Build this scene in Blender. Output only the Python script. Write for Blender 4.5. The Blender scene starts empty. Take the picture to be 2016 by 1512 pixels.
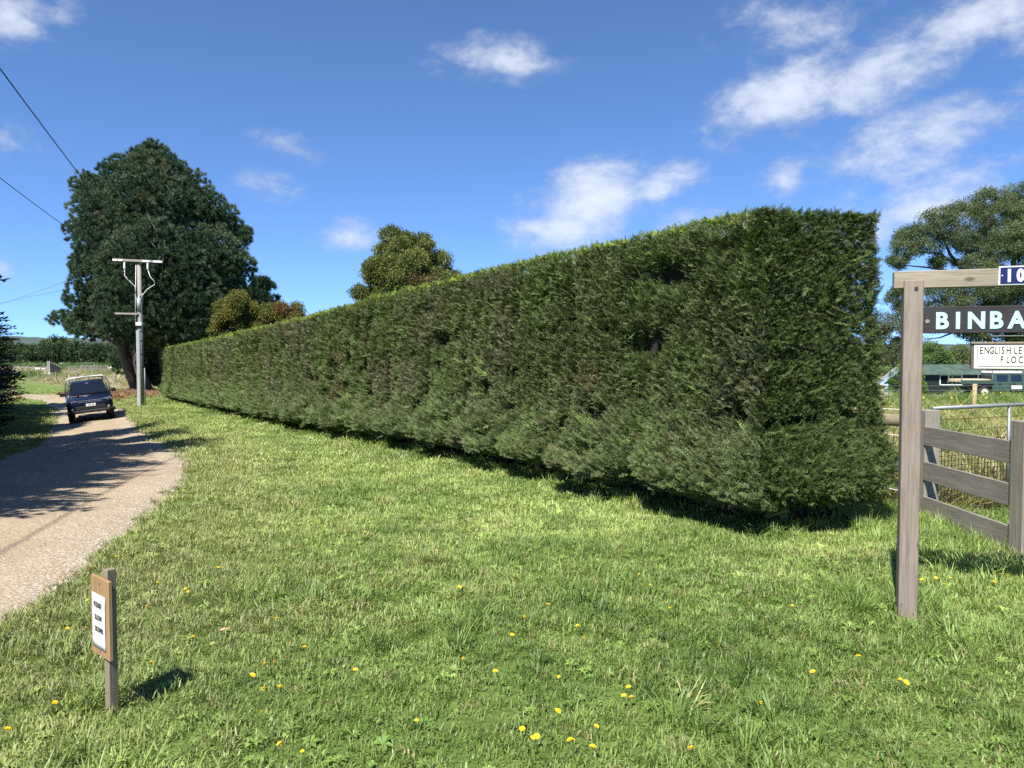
import bpy, bmesh, math, random
import numpy as np
from mathutils import Vector, Matrix

rng = np.random.default_rng(7)
random.seed(7)
R = math.radians
sc = bpy.context.scene
COL = sc.collection

# ------------------------------------------------------------------ camera
F = 1514.0 / 2016.0
PITCH = R(2.12)
EYE = 1.6
cam = bpy.data.cameras.new('camera')
cam.sensor_width = 36.0
cam.lens = 36.0 * F
cam.clip_start = 0.05
cam.clip_end = 30000
camo = bpy.data.objects.new('camera', cam)
COL.objects.link(camo)
camo.location = (0, 0, EYE)
camo.rotation_euler = (R(90) - PITCH, 0, 0)
sc.camera = camo

# ------------------------------------------------------------------ sky, sun, exposure
SUN_EL = R(53)
SUN_H = Vector((-0.42, -0.907, 0)).normalized()          # horizontal direction towards the sun
TO_SUN = Vector((SUN_H.x * math.cos(SUN_EL), SUN_H.y * math.cos(SUN_EL), math.sin(SUN_EL)))
world = bpy.data.worlds.new('World')
sc.world = world
world.use_nodes = True
wn, wl = world.node_tree.nodes, world.node_tree.links
wn.clear()
SKY_STRENGTH = 0.140


def ray(px, py):
    """direction in the place of a spot of the photograph (2016 x 1512)"""
    x, y = (px - 1008) / 1514.0, (756 - py) / 1514.0
    c, s = math.cos(PITCH), math.sin(PITCH)
    return Vector((x, c + y * s, -s + y * c))


def at(px, py, Y):
    d = ray(px, py)
    k = Y / d.y
    return Vector((d.x * k, Y, EYE + d.z * k))


def wnode(t, **kw):
    n = wn.new(t)
    for k, v in kw.items():
        setattr(n, k, v)
    return n


def wmath(op, a, b=None, clamp=False):
    n = wnode('ShaderNodeMath', operation=op, use_clamp=clamp)
    for i, v in enumerate((a, b)):
        if v is None:
            continue
        if isinstance(v, (int, float)):
            n.inputs[i].default_value = v
        else:
            wl.new(v, n.inputs[i])
    return n.outputs[0]


sky = wnode('ShaderNodeTexSky', sky_type='NISHITA', sun_disc=False)
sky.sun_elevation = SUN_EL
sky.sun_rotation = math.atan2(SUN_H.x, SUN_H.y)
sky.altitude = 100
sky.air_density = 0.5
sky.dust_density = 0.0
sky.ozone_density = 5.0
skysat = wnode('ShaderNodeHueSaturation')
skysat.inputs["Saturation"].default_value = 1.06
skysat.inputs['Value'].default_value = 1.0
wl.new(sky.outputs[0], skysat.inputs['Color'])
tc = wnode('ShaderNodeTexCoord')
nrm = wnode('ShaderNodeVectorMath', operation='NORMALIZE')
wl.new(tc.outputs['Generated'], nrm.inputs[0])
# clear dry air: the horizon stays as blue as the sky a few degrees higher
lift = wnode('ShaderNodeVectorMath', operation='ADD')
lift.inputs[1].default_value = (0, 0, 0.068)
wl.new(nrm.outputs[0], lift.inputs[0])
liftn = wnode('ShaderNodeVectorMath', operation='NORMALIZE')
wl.new(lift.outputs[0], liftn.inputs[0])
wl.new(liftn.outputs[0], sky.inputs[0])


def wnoise(scale, detail, rough, off, dist=0.0, vec=None):
    mp = wnode('ShaderNodeMapping')
    mp.inputs['Location'].default_value = off
    mp.inputs['Scale'].default_value = (1.0, 1.0, 1.75)
    wl.new(vec or nrm.outputs[0], mp.inputs['Vector'])
    n = wnode('ShaderNodeTexNoise')
    n.inputs['Scale'].default_value = scale
    n.inputs['Detail'].default_value = detail
    n.inputs['Roughness'].default_value = rough
    n.inputs['Distortion'].default_value = dist
    wl.new(mp.outputs[0], n.inputs['Vector'])
    return n.outputs['Fac']


n_big = wnoise(11.0, 8.0, 0.60, (3.1, 7.7, 1.3), 0.25)
n_fine = wnoise(34.0, 6.0, 0.62, (1.1, 2.7, 9.3), 0.2)
# (px, py, half width px, half height px, slope in degrees, strength)
CLOUDS = [
    (985, 115, 125, 44, 5, 0.80), (960, 85, 60, 26, 0, 0.35),
    (1170, 395, 140, 80, 22, 1.0), (1110, 450, 105, 52, 0, 0.9), (1290, 365, 85, 44, 15, 0.85), (1285, 318, 70, 34, 0, 0.35),
    (1350, 430, 110, 34, 10, 0.50), (1545, 358, 50, 42, 0, 0.65), (1665, 385, 70, 36, 20, 0.55),
    (1835, 265, 190, 58, 13, 0.88), (1700, 285, 100, 40, 10, 0.55),
    (1850, 400, 140, 52, 22, 0.9), (1740, 445, 80, 55, 20, 0.75),
    (1560, 180, 140, 62, 20, 0.95), (1720, 130, 170, 54, 24, 0.82), (1890, 60, 170, 60, 24, 0.88), (1990, 20, 110, 80, 20, 0.72),
    (1570, 50, 140, 60, 0, 0.62), (1480, 215, 90, 50, 10, 0.75),
    (570, 287, 72, 26, -12, 0.60), (545, 370, 70, 34, -10, 0.42), (690, 465, 52, 36, 0, 0.75), (720, 400, 40, 40, 40, 0.10),
    (25, 30, 60, 56, -40, 0.75), (120, 25, 30, 50, -25, 0.55), (155, 112, 14, 12, 0, 0.22), (20, 280, 85, 44, -10, 0.42),
    (10, 530, 34, 30, 0, 0.6), (95, 522, 40, 18, 0, 0.3), (850, 5, 40, 12, 0, 0.15),
]
dens = None


def cloud(d, u, v, a, b, amp):
    """a soft ellipsoid round the direction d, u along it, v across it"""
    global dens
    rot = Matrix((u, v, u.cross(v))).transposed().to_euler('XYZ')
    mp = wnode('ShaderNodeMapping', vector_type='TEXTURE')
    mp.inputs['Location'].default_value = d
    mp.inputs['Rotation'].default_value = rot
    mp.inputs['Scale'].default_value = (a * 1.55, b * 1.55, 0.6)
    wl.new(nrm.outputs[0], mp.inputs['Vector'])
    g = wnode('ShaderNodeTexGradient', gradient_type='SPHERICAL')
    wl.new(mp.outputs[0], g.inputs[0])
    fall = wmath('MULTIPLY', g.outputs['Fac'], amp)
    dens = fall if dens is None else wmath('MAXIMUM', dens, fall)


for px, py, a, b, deg, amp in CLOUDS:
    d = ray(px, py).normalized()
    side = d.cross(Vector((0, 0, 1))).normalized()
    up = side.cross(d).normalized()
    c, s = math.cos(R(deg)), math.sin(R(deg))
    cloud(d, side * c + up * s, up * c - side * s, a / 1514.0, b / 1514.0, amp)
# the same kind of fair weather cloud all round the rest of the sky
crng = random.Random(11)
for k in range(10):
    az = R(50 + 26 * k + crng.random() * 18)
    el = R(14 + crng.random() * 45)
    d = Vector((math.sin(az) * math.cos(el), math.cos(az) * math.cos(el), math.sin(el)))
    side = d.cross(Vector((0, 0, 1))).normalized()
    up = side.cross(d).normalized()
    w = 0.06 + crng.random() * 0.12
    cloud(d, side, up, w, w * 0.38, 0.5 + crng.random() * 0.55)
# billowed edges: the noise eats into each cloud
billow = wmath('ADD', wmath('MULTIPLY', wmath('SUBTRACT', n_big, 0.5), 2.7), wmath('MULTIPLY', wmath('SUBTRACT', n_fine, 0.5), 1.35))
gate = wmath('MINIMUM', wmath('MULTIPLY', dens, 5.0), 1.0)
body = wmath('ADD', wmath('SUBTRACT', wmath('MULTIPLY', dens, 1.9), 0.34), wmath('MULTIPLY', billow, gate))
mr = wnode('ShaderNodeMapRange', interpolation_type='SMOOTHSTEP')
wl.new(body, mr.inputs['Value'])
mr.inputs['From Min'].default_value = -0.05
mr.inputs['From Max'].default_value = 1.35
mr.inputs['To Max'].default_value = 0.74
alpha = wmath('MULTIPLY', mr.outputs[0], gate)
shade = wmath('ADD', 0.80, wmath('MULTIPLY', wmath('SUBTRACT', body, 0.45), 0.33))
ccol = wnode('ShaderNodeMix', data_type='RGBA', blend_type='MULTIPLY')
ccol.inputs['Factor'].default_value = 1.0
ccol.inputs['A'].default_value = (3.05, 3.27, 3.72, 1)
comb = wnode('ShaderNodeCombineColor')
for i in range(3):
    wl.new(shade, comb.inputs[i])
wl.new(comb.outputs[0], ccol.inputs['B'])
mixc = wnode('ShaderNodeMix', data_type='RGBA')
wl.new(alpha, mixc.inputs['Factor'])
wl.new(skysat.outputs[0], mixc.inputs['A'])
wl.new(ccol.outputs['Result'], mixc.inputs['B'])
bg = wnode('ShaderNodeBackground')
bg.inputs['Strength'].default_value = SKY_STRENGTH
wl.new(mixc.outputs['Result'], bg.inputs['Color'])
world.cycles.sampling_method = 'MANUAL'
world.cycles.sample_map_resolution = 512
wo = wnode('ShaderNodeOutputWorld')
wl.new(bg.outputs[0], wo.inputs['Surface'])

sun = bpy.data.lights.new('sun', 'SUN')
sun.energy = 5.0
sun.angle = R(0.53)
sun.color = (1.0, 0.955, 0.88)
suno = bpy.data.objects.new('sun', sun)
COL.objects.link(suno)
suno.location = (-20, -40, 60)
suno.rotation_euler = TO_SUN.to_track_quat('Z', 'Y').to_euler()

sc.view_settings.view_transform = 'Standard'
sc.view_settings.look = 'None'
sc.view_settings.exposure = 0.95
sc.view_settings.gamma = 1.0
sc.view_settings.use_curve_mapping = False
sc.cycles.use_denoising = False
sc.render.filter_size = 1.3
sc.cycles.max_bounces = 6
sc.cycles.diffuse_bounces = 3
sc.cycles.transmission_bounces = 4
sc.cycles.transparent_max_bounces = 6
sc.cycles.caustics_reflective = False
sc.cycles.caustics_refractive = False


# ------------------------------------------------------------------ helpers: numbers
def hash3(i, j, k, seed=0):
    h = (i * 374761393 + j * 668265263 + k * 2147483647 + seed * 1274126177) & 0xFFFFFFFF
    h = ((h ^ (h >> 13)) * 1274126177) & 0xFFFFFFFF
    h = (h ^ (h >> 16)) & 0xFFFFFFFF
    return h / 4294967295.0


def noise(x, y, z=0.0, seed=0):
    """smooth value noise 0..1 on arrays"""
    x, y, z = np.broadcast_arrays(np.asarray(x, float), np.asarray(y, float), np.asarray(z, float))
    i, j, k = np.floor(x).astype(np.int64), np.floor(y).astype(np.int64), np.floor(z).astype(np.int64)
    fx, fy, fz = x - i, y - j, z - k
    fx, fy, fz = [f * f * (3 - 2 * f) for f in (fx, fy, fz)]
    r = 0
    for a in (0, 1):
        for b in (0, 1):
            for c in (0, 1):
                w = (fx if a else 1 - fx) * (fy if b else 1 - fy) * (fz if c else 1 - fz)
                r = r + w * hash3(i + a, j + b, k + c, seed)
    return r


def fbm(x, y, z=0.0, seed=0, oct=3):
    x, y, z = np.asarray(x, float), np.asarray(y, float), np.asarray(z, float)
    r, a, tot = 0, 1.0, 0
    for o in range(oct):
        r = r + a * noise(x * 2 ** o, y * 2 ** o, z * 2 ** o, seed + o)
        tot += a
        a *= 0.5
    return r / tot


def smooth(a, b, x):
    t = np.clip((x - a) / (b - a), 0, 1)
    return t * t * (3 - 2 * t)


def curve1(xs, ys, lo, hi, step, width):
    g = np.arange(lo, hi, step)
    v = np.interp(g, xs, ys)
    w = max(3, int(width / step)) | 1
    k = np.hanning(w + 2)[1:-1]
    k /= k.sum()
    v = np.convolve(np.pad(v, w // 2, mode='edge'), k, mode='valid')
    return lambda q: np.interp(q, g, v)


# hedge axis: HO the near corner of its front face, HD along it, HN out of the front face
HO = np.array([2.23, 7.0])
HD = np.array([-0.508, 0.8614])
HN = np.array([-0.8614, -0.508])
HLEN, HTHICK, HHIGH = 45.0, 1.18, 2.93
gs = curve1([-80, -5, 0, 6.5, 14.3, 27.6, 45, 60, 80, 100, 130, 250, 700, 4000],
            [0.1, 0, 0, -.06, -.34, -.68, -.97, -1.12, -1.75, -2.05, -1.75, -1.1, 1, 10], -80, 900, 0.5, 8)
gr = curve1([-50, 8, 20, 32, 45, 56, 62, 90, 300, 4000], [0, 0, -.06, -.24, -.9, -1.5, -1.85, -2.1, -2.0, 5], -60, 900, 0.5, 7)


def T(x, y):
    """height of the ground"""
    x, y = np.asarray(x, float), np.asarray(y, float)
    s = (x - HO[0]) * HD[0] + (y - HO[1]) * HD[1]
    t = (x - HO[0]) * HN[0] + (y - HO[1]) * HN[1]
    z = gs(s) - 0.11 * np.clip(t, 0, 5.5) * smooth(10, 25, s) * (1 - smooth(34, 56, s))
    w = smooth(3.0, 16.0, -t)
    return z * (1 - w) + gr(y) * w


def Tz(x, y):
    return float(T(x, y))


# ------------------------------------------------------------------ helpers: scene objects
def obj(name, me, mat=None, parent=None, loc=None):
    o = bpy.data.objects.new(name, me)
    COL.objects.link(o)
    if mat is not None and me is not None:
        if len(me.materials) == 0:
            me.materials.append(mat)
    if parent is not None:
        o.parent = parent
    if loc is not None:
        o.location = loc
    return o


def tag(o, label=None, cat=None, group=None, kind=None):
    if label: o['label'] = label
    if cat: o['category'] = cat
    if group: o['group'] = group
    if kind: o['kind'] = kind
    return o


def thing(name, label, cat, loc=(0, 0, 0), rotz=0.0, group=None):
    o = bpy.data.objects.new(name, None)
    COL.objects.link(o)
    o.empty_display_size = 0.2
    o.location = loc
    o.rotation_euler = (0, 0, rotz)
    return tag(o, label, cat, group)


def copy_tree(o, parent=None):
    c = o.copy()
    COL.objects.link(c)
    c.parent = parent
    for ch in o.children:
        copy_tree(ch, c)
    return c


class MB:
    """collects shapes of ONE part"""

    def __init__(self):
        self.v, self.f, self.n = [], [], 0

    def add(self, verts, faces):
        verts = [tuple(map(float, p)) for p in verts]
        self.v += verts
        self.f += [tuple(i + self.n for i in fc) for fc in faces]
        self.n += len(verts)
        return self

    def box(self, c, size, rz=0.0, rx=0.0, ry=0.0, bevel=0.0):
        bm = bmesh.new()
        bmesh.ops.create_cube(bm, size=1.0)
        bmesh.ops.scale(bm, vec=size, verts=bm.verts)
        if bevel:
            bmesh.ops.bevel(bm, geom=bm.edges[:], offset=bevel, segments=1, affect='EDGES')
        M = Matrix.Translation(c) @ Matrix.Rotation(rz, 4, 'Z') @ Matrix.Rotation(ry, 4, 'Y') @ Matrix.Rotation(rx, 4, 'X')
        bmesh.ops.transform(bm, matrix=M, verts=bm.verts)
        bm.verts.index_update()
        self.add([v.co for v in bm.verts], [[v.index for v in f.verts] for f in bm.faces])
        bm.free()
        return self

    def bar(self, a, b, w, h, bevel=0.0, upv=(0, 0, 1)):
        """a square bar from a to b"""
        a, b = Vector(a), Vector(b)
        d = (b - a)
        L = d.length
        d.normalize()
        up = Vector(upv)
        if abs(d.dot(up)) > 0.98:
            up = Vector((0, 1, 0))
        s = d.cross(up).normalized()
        u = s.cross(d).normalized()
        bm = bmesh.new()
        bmesh.ops.create_cube(bm, size=1.0)
        bmesh.ops.scale(bm, vec=(L, w, h), verts=bm.verts)
        if bevel:
            bmesh.ops.bevel(bm, geom=bm.edges[:], offset=bevel, segments=1, affect='EDGES')
        M = Matrix((d, s, u)).transposed().to_4x4()
        M.translation = (a + b) / 2
        bmesh.ops.transform(bm, matrix=M, verts=bm.verts)
        bm.verts.index_update()
        self.add([v.co for v in bm.verts], [[v.index for v in f.verts] for f in bm.faces])
        bm.free()
        return self

    def tube(self, pts, radii, seg=8, cap=True, jag=0.0):
        pts = [Vector(p) for p in pts]
        if isinstance(radii, (int, float)):
            radii = [radii] * len(pts)
        vs, fs = [], []
        ref = Vector((0.31, 0.17, 0.93))
        for i, p in enumerate(pts):
            d = (pts[min(i + 1, len(pts) - 1)] - pts[max(i - 1, 0)]).normalized()
            if abs(d.dot(ref)) > 0.97:
                ref = Vector((0.9, 0.3, 0.1))
            s = d.cross(ref).normalized()
            u = s.cross(d)
            for k in range(seg):
                a = 2 * math.pi * k / seg
                r = radii[i] * (1 + jag * (random.random() - 0.5))
                vs.append(p + (s * math.cos(a) + u * math.sin(a)) * r)
        for i in range(len(pts) - 1):
            for k in range(seg):
                a, b = i * seg + k, i * seg + (k + 1) % seg
                fs.append((a, b, b + seg, a + seg))
        if cap:
            fs.append(tuple(range(seg))[::-1])
            fs.append(tuple(range((len(pts) - 1) * seg, len(pts) * seg)))
        return self.add(vs, fs)

    def poly(self, pts, h):
        """flat outline pts (3D) thickened by the vector h"""
        n = len(pts)
        h = Vector(h)
        a = [Vector(p) for p in pts]
        b = [p + h for p in a]
        fs = [tuple(range(n))[::-1], tuple(range(n, 2 * n))]
        for i in range(n):
            j = (i + 1) % n
            fs.append((i, j, j + n, i + n))
        return self.add(a + b, fs)

    def loft(self, rings, cap=True):
        n = len(rings[0])
        vs = [p for r_ in rings for p in r_]
        fs = []
        for i in range(len(rings) - 1):
            for k in range(n):
                a, b = i * n + k, i * n + (k + 1) % n
                fs.append((a, b, b + n, a + n))
        if cap:
            fs.append(tuple(range(n))[::-1])
            fs.append(tuple(range((len(rings) - 1) * n, len(rings) * n)))
        return self.add(vs, fs)

    def mesh(self, name, smooth_=False):
        me = bpy.data.meshes.new(name)
        me.from_pydata(self.v, [], self.f)
        bm = bmesh.new()
        bm.from_mesh(me)
        bmesh.ops.recalc_face_normals(bm, faces=bm.faces)
        bm.to_mesh(me)
        bm.free()
        if smooth_:
            me.polygons.foreach_set('use_smooth', [True] * len(me.polygons))
        return me

    def build(self, name, mat, parent=None, smooth_=False, loc=None):
        return obj(name, self.mesh(name, smooth_), mat, parent, loc)


def np_mesh(name, V, Fq):
    """fast mesh from arrays; Fq is (n,3) or (n,4)"""
    me = bpy.data.meshes.new(name)
    V = np.asarray(V, np.float32)
    Fq = np.asarray(Fq, np.int32)
    me.vertices.add(len(V))
    me.vertices.foreach_set('co', V.ravel())
    k = Fq.shape[1]
    me.loops.add(Fq.size)
    me.loops.foreach_set('vertex_index', Fq.ravel())
    me.polygons.add(len(Fq))
    me.polygons.foreach_set('loop_start', np.arange(0, Fq.size, k, dtype=np.int32))
    me.polygons.foreach_set('loop_total', np.full(len(Fq), k, np.int32))
    me.update(calc_edges=True)
    return me


def grid_mesh(name, P):
    """P is (n, m, 3)"""
    n, m = P.shape[:2]
    i = np.arange(n * m).reshape(n, m)
    q = np.stack([i[:-1, :-1], i[1:, :-1], i[1:, 1:], i[:-1, 1:]], -1).reshape(-1, 4)
    return np_mesh(name, P.reshape(-1, 3), q)


def text_mesh(body, size, bold=0.0, depth=0.002, align='LEFT', sx=1.0):
    cu = bpy.data.curves.new('text', 'FONT')
    cu.body = body
    cu.size = size
    cu.offset = bold
    cu.extrude = depth
    cu.align_x = align
    cu.resolution_u = 3
    o = bpy.data.objects.new('text', cu)
    COL.objects.link(o)
    bpy.context.view_layer.update()
    me = bpy.data.meshes.new_from_object(o.evaluated_get(bpy.context.evaluated_depsgraph_get()))
    bpy.data.objects.remove(o)
    if sx != 1.0:
        me.transform(Matrix.Diagonal((sx, 1, 1, 1)))
    return me


def euler_from_axes(X, Y, Z):
    """columns X, Y, Z (n,3 each) -> XYZ euler (n,3)"""
    ry = np.arcsin(np.clip(-X[:, 2], -1, 1))
    rx = np.arctan2(Y[:, 2], Z[:, 2])
    rz = np.arctan2(X[:, 1], X[:, 0])
    return np.stack([rx, ry, rz], 1)


def frames(D, roll=None, flat=None):
    """euler so that local Z points along D; roll random unless flat gives the wanted local Y"""
    D = D / np.linalg.norm(D, axis=1, keepdims=True)
    n = len(D)
    if flat is None:
        ref = rng.normal(size=(n, 3))
    else:
        ref = flat + rng.normal(size=(n, 3)) * 0.35
    Xa = np.cross(ref, D)
    Xa /= np.linalg.norm(Xa, axis=1, keepdims=True) + 1e-9
    Ya = np.cross(D, Xa)
    return euler_from_axes(Xa, Ya, D)


def scatter(name, P, E, S, protos, tint, parent=None, idx=None, kind='stuff'):
    """one object: copies of the small proto meshes at points P (geometry nodes)"""
    n = len(P)
    me = bpy.data.meshes.new(name)
    me.vertices.add(n)
    me.vertices.foreach_set('co', np.asarray(P, np.float32).ravel())
    a = me.attributes.new('rot', 'FLOAT_VECTOR', 'POINT')
    a.data.foreach_set('vector', np.asarray(E, np.float32).ravel())
    S = np.asarray(S, np.float32)
    if S.ndim == 1:
        S = np.repeat(S[:, None], 3, 1)
    a = me.attributes.new('scl', 'FLOAT_VECTOR', 'POINT')
    a.data.foreach_set('vector', S.ravel())
    a = me.attributes.new('pick', 'INT', 'POINT')
    a.data.foreach_set('value', np.asarray(idx if idx is not None else rng.integers(0, len(protos), n), np.int32))
    a = me.attributes.new('tint', 'FLOAT_VECTOR', 'POINT')
    a.data.foreach_set('vector', np.asarray(tint, np.float32).ravel())
    o = obj(name, me, None, parent)
    if kind:
        o['kind'] = kind
    ng = bpy.data.node_groups.new(name + '_nodes', 'GeometryNodeTree')
    ng.interface.new_socket('Geometry', in_out='INPUT', socket_type='NodeSocketGeometry')
    ng.interface.new_socket('Geometry', in_out='OUTPUT', socket_type='NodeSocketGeometry')
    N, L = ng.nodes, ng.links
    gi, go = N.new('NodeGroupInput'), N.new('NodeGroupOutput')
    join = N.new('GeometryNodeJoinGeometry')
    for p in reversed(protos):
        oi = N.new('GeometryNodeObjectInfo')
        oi.inputs['Object'].default_value = p
        oi.inputs['As Instance'].default_value = False
        g2i = N.new('GeometryNodeGeometryToInstance')
        L.new(oi.outputs['Geometry'], g2i.inputs[0])
        L.new(g2i.outputs[0], join.inputs[0])
    iop = N.new('GeometryNodeInstanceOnPoints')
    iop.inputs['Pick Instance'].default_value = True
    L.new(gi.outputs[0], iop.inputs['Points'])
    L.new(join.outputs[0], iop.inputs['Instance'])

    def na(nm, ty):
        q = N.new('GeometryNodeInputNamedAttribute')
        q.data_type = ty
        q.inputs['Name'].default_value = nm
        return next(s for s in q.outputs if s.enabled and s.name == 'Attribute')
    L.new(na('pick', 'INT'), iop.inputs['Instance Index'])
    e2r = N.new('FunctionNodeEulerToRotation')
    L.new(na('rot', 'FLOAT_VECTOR'), e2r.inputs[0])
    L.new(e2r.outputs[0], iop.inputs['Rotation'])
    L.new(na('scl', 'FLOAT_VECTOR'), iop.inputs['Scale'])
    L.new(iop.outputs[0], go.inputs[0])
    m = o.modifiers.new('scatter', 'NODES')
    m.node_group = ng
    return o


def proto(name, V, Fc, mat):
    me = bpy.data.meshes.new(name)
    me.from_pydata([tuple(map(float, v)) for v in V], [], Fc)
    me.materials.append(mat)
    return bpy.data.objects.new(name, me)      # never linked: only its mesh is used


# ------------------------------------------------------------------ materials
def mat_new(name):
    m = bpy.data.materials.new(name)
    m.use_nodes = True
    nt = m.node_tree
    b = nt.nodes['Principled BSDF']
    return m, nt, b


def N_(nt, t, **kw):
    n = nt.nodes.new(t)
    for k, v in kw.items():
        setattr(n, k, v)
    return n


def coords(nt, scale=(1, 1, 1), which='Object'):
    t = N_(nt, 'ShaderNodeTexCoord')
    mp = N_(nt, 'ShaderNodeMapping')
    mp.inputs['Scale'].default_value = scale
    nt.links.new(t.outputs[which], mp.inputs['Vector'])
    return mp.outputs[0]


def tex_noise(nt, vec, scale, detail=4.0, rough=0.55, dist=0.0):
    n = N_(nt, 'ShaderNodeTexNoise')
    n.inputs['Scale'].default_value = scale
    n.inputs['Detail'].default_value = detail
    n.inputs['Roughness'].default_value = rough
    n.inputs['Distortion'].default_value = dist
    nt.links.new(vec, n.inputs['Vector'])
    return n.outputs['Fac']


def ramp(nt, fac, stops):
    r = N_(nt, 'ShaderNodeValToRGB')
    el = r.color_ramp.elements
    while len(el) > 1:
        el.remove(el[-1])
    el[0].position, el[0].color = stops[0][0], (*stops[0][1], 1)
    for p, c in stops[1:]:
        e = el.new(p)
        e.color = (*c, 1)
    nt.links.new(fac, r.inputs[0])
    return r.outputs['Color']


def mixc_(nt, fac, a, b, mode='MIX'):
    m = N_(nt, 'ShaderNodeMix', data_type='RGBA', blend_type=mode)
    for sock, v in (('Factor', fac), ('A', a), ('B', b)):
        s = m.inputs[sock]
        if isinstance(v, (int, float)):
            s.default_value = v
        elif isinstance(v, tuple):
            s.default_value = (*v, 1)
        else:
            nt.links.new(v, s)
    return m.outputs['Result']


def bump(nt, b, height, strength=0.3, dist=0.01):
    n = N_(nt, 'ShaderNodeBump')
    n.inputs['Strength'].default_value = strength
    n.inputs['Distance'].default_value = dist
    nt.links.new(height, n.inputs['Height'])
    nt.links.new(n.outputs[0], b.inputs['Normal'])


def plain(name, col, rough=0.6, metal=0.0, spec=0.5, var=0.15, scale=6.0, bumpy=0.0):
    """paint or metal with a little dirt and unevenness"""
    m, nt, b = mat_new(name)
    v = coords(nt)
    n = tex_noise(nt, v, scale, 5.0, 0.6)
    c = ramp(nt, n, [(0.3, tuple(x * (1 - var) for x in col)), (0.7, tuple(min(1, x * (1 + var)) for x in col))])
    nt.links.new(c, b.inputs['Base Color'])
    b.inputs['Roughness'].default_value = rough
    b.inputs['Metallic'].default_value = metal
    b.inputs['Specular IOR Level'].default_value = spec
    if bumpy:
        bump(nt, b, n, bumpy, 0.01)
    return m


def wood(name, dark, light, axis=2, grain=22.0, knots=True, rough=0.85, crack=0.5):
    m, nt, b = mat_new(name)
    s = [grain, grain, grain]
    s[axis] = grain * 0.045
    v = coords(nt, tuple(s))
    g = tex_noise(nt, v, 1.0, 8.0, 0.68, 0.6)
    v2 = coords(nt, (1, 1, 1))
    lo = tex_noise(nt, v2, 2.3, 3.0, 0.6)
    c = ramp(nt, g, [(0.25, dark), (0.62, light)])
    c = mixc_(nt, 0.5, c, ramp(nt, lo, [(0.3, tuple(x * 0.72 for x in light)), (0.7, tuple(min(1, x * 1.12) for x in light))]), 'MIX')
    fine = tex_noise(nt, coords(nt, tuple(q * 5 for q in s)), 1.0, 4.0, 0.7)
    c = mixc_(nt, 1.0, c, ramp(nt, fine, [(0.3, (0.68,) * 3), (0.55, (1.06,) * 3)]), 'MULTIPLY')
    if knots:
        ks = [5.0, 5.0, 5.0]
        ks[axis] = 2.4
        vo = N_(nt, 'ShaderNodeTexVoronoi')
        vo.inputs['Scale'].default_value = 1.0
        nt.links.new(coords(nt, tuple(ks)), vo.inputs['Vector'])
        k = ramp(nt, vo.outputs['Distance'], [(0.0, (0.25, 0.19, 0.14)), (0.05, (0.40, 0.32, 0.26)), (0.085, (1, 1, 1))])
        c = mixc_(nt, 0.8, c, k, 'MULTIPLY')
    nt.links.new(c, b.inputs['Base Color'])
    b.inputs['Roughness'].default_value = rough
    b.inputs['Specular IOR Level'].default_value = 0.25
    bump(nt, b, g, crack, 0.006)
    return m


def leaf_mat(name, transl=0.28, rough=0.55, spec=0.35, vary=0.25):
    """leaf: its colour comes with each copy (attribute tint)"""
    m, nt, b = mat_new(name)
    at_ = N_(nt, 'ShaderNodeAttribute', attribute_type='INSTANCER', attribute_name='tint')
    oi = N_(nt, 'ShaderNodeNewGeometry')
    n = tex_noise(nt, oi.outputs['Position'], 11.0, 2.0)
    c = mixc_(nt, 1.0, at_.outputs['Color'], ramp(nt, n, [(0.3, (1 - vary,) * 3), (0.7, (1 + vary,) * 3)]), 'MULTIPLY')
    rnd = N_(nt, 'ShaderNodeMapRange')
    nt.links.new(oi.outputs['Random Per Island'], rnd.inputs['Value'])
    rnd.inputs['To Min'].default_value = 0.72
    rnd.inputs['To Max'].default_value = 1.28
    cc = N_(nt, 'ShaderNodeVectorMath', operation='SCALE')
    nt.links.new(c, cc.inputs[0])
    nt.links.new(rnd.outputs[0], cc.inputs['Scale'])
    nt.links.new(cc.outputs[0], b.inputs['Base Color'])
    b.inputs['Roughness'].default_value = rough
    b.inputs['Specular IOR Level'].default_value = spec
    tr = N_(nt, 'ShaderNodeBsdfTranslucent')
    tcol = N_(nt, 'ShaderNodeVectorMath', operation='MULTIPLY')
    nt.links.new(cc.outputs[0], tcol.inputs[0])
    tcol.inputs[1].default_value = (1.15, 1.25, 0.6)
    nt.links.new(tcol.outputs[0], tr.inputs['Color'])
    mx = N_(nt, 'ShaderNodeMixShader')
    mx.inputs[0].default_value = transl
    nt.links.new(b.outputs[0], mx.inputs[1])
    nt.links.new(tr.outputs[0], mx.inputs[2])
    nt.links.new(mx.outputs[0], nt.nodes['Material Output'].inputs['Surface'])
    return m


def bark_mat(name, col, scale=9.0):
    m, nt, b = mat_new(name)
    v = coords(nt, (1, 1, 0.25))
    n = tex_noise(nt, v, scale, 8.0, 0.7, 0.8)
    c = ramp(nt, n, [(0.3, tuple(x * 0.45 for x in col)), (0.65, col)])
    nt.links.new(c, b.inputs['Base Color'])
    b.inputs['Roughness'].default_value = 0.95
    bump(nt, b, n, 0.8, 0.05)
    return m


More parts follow.
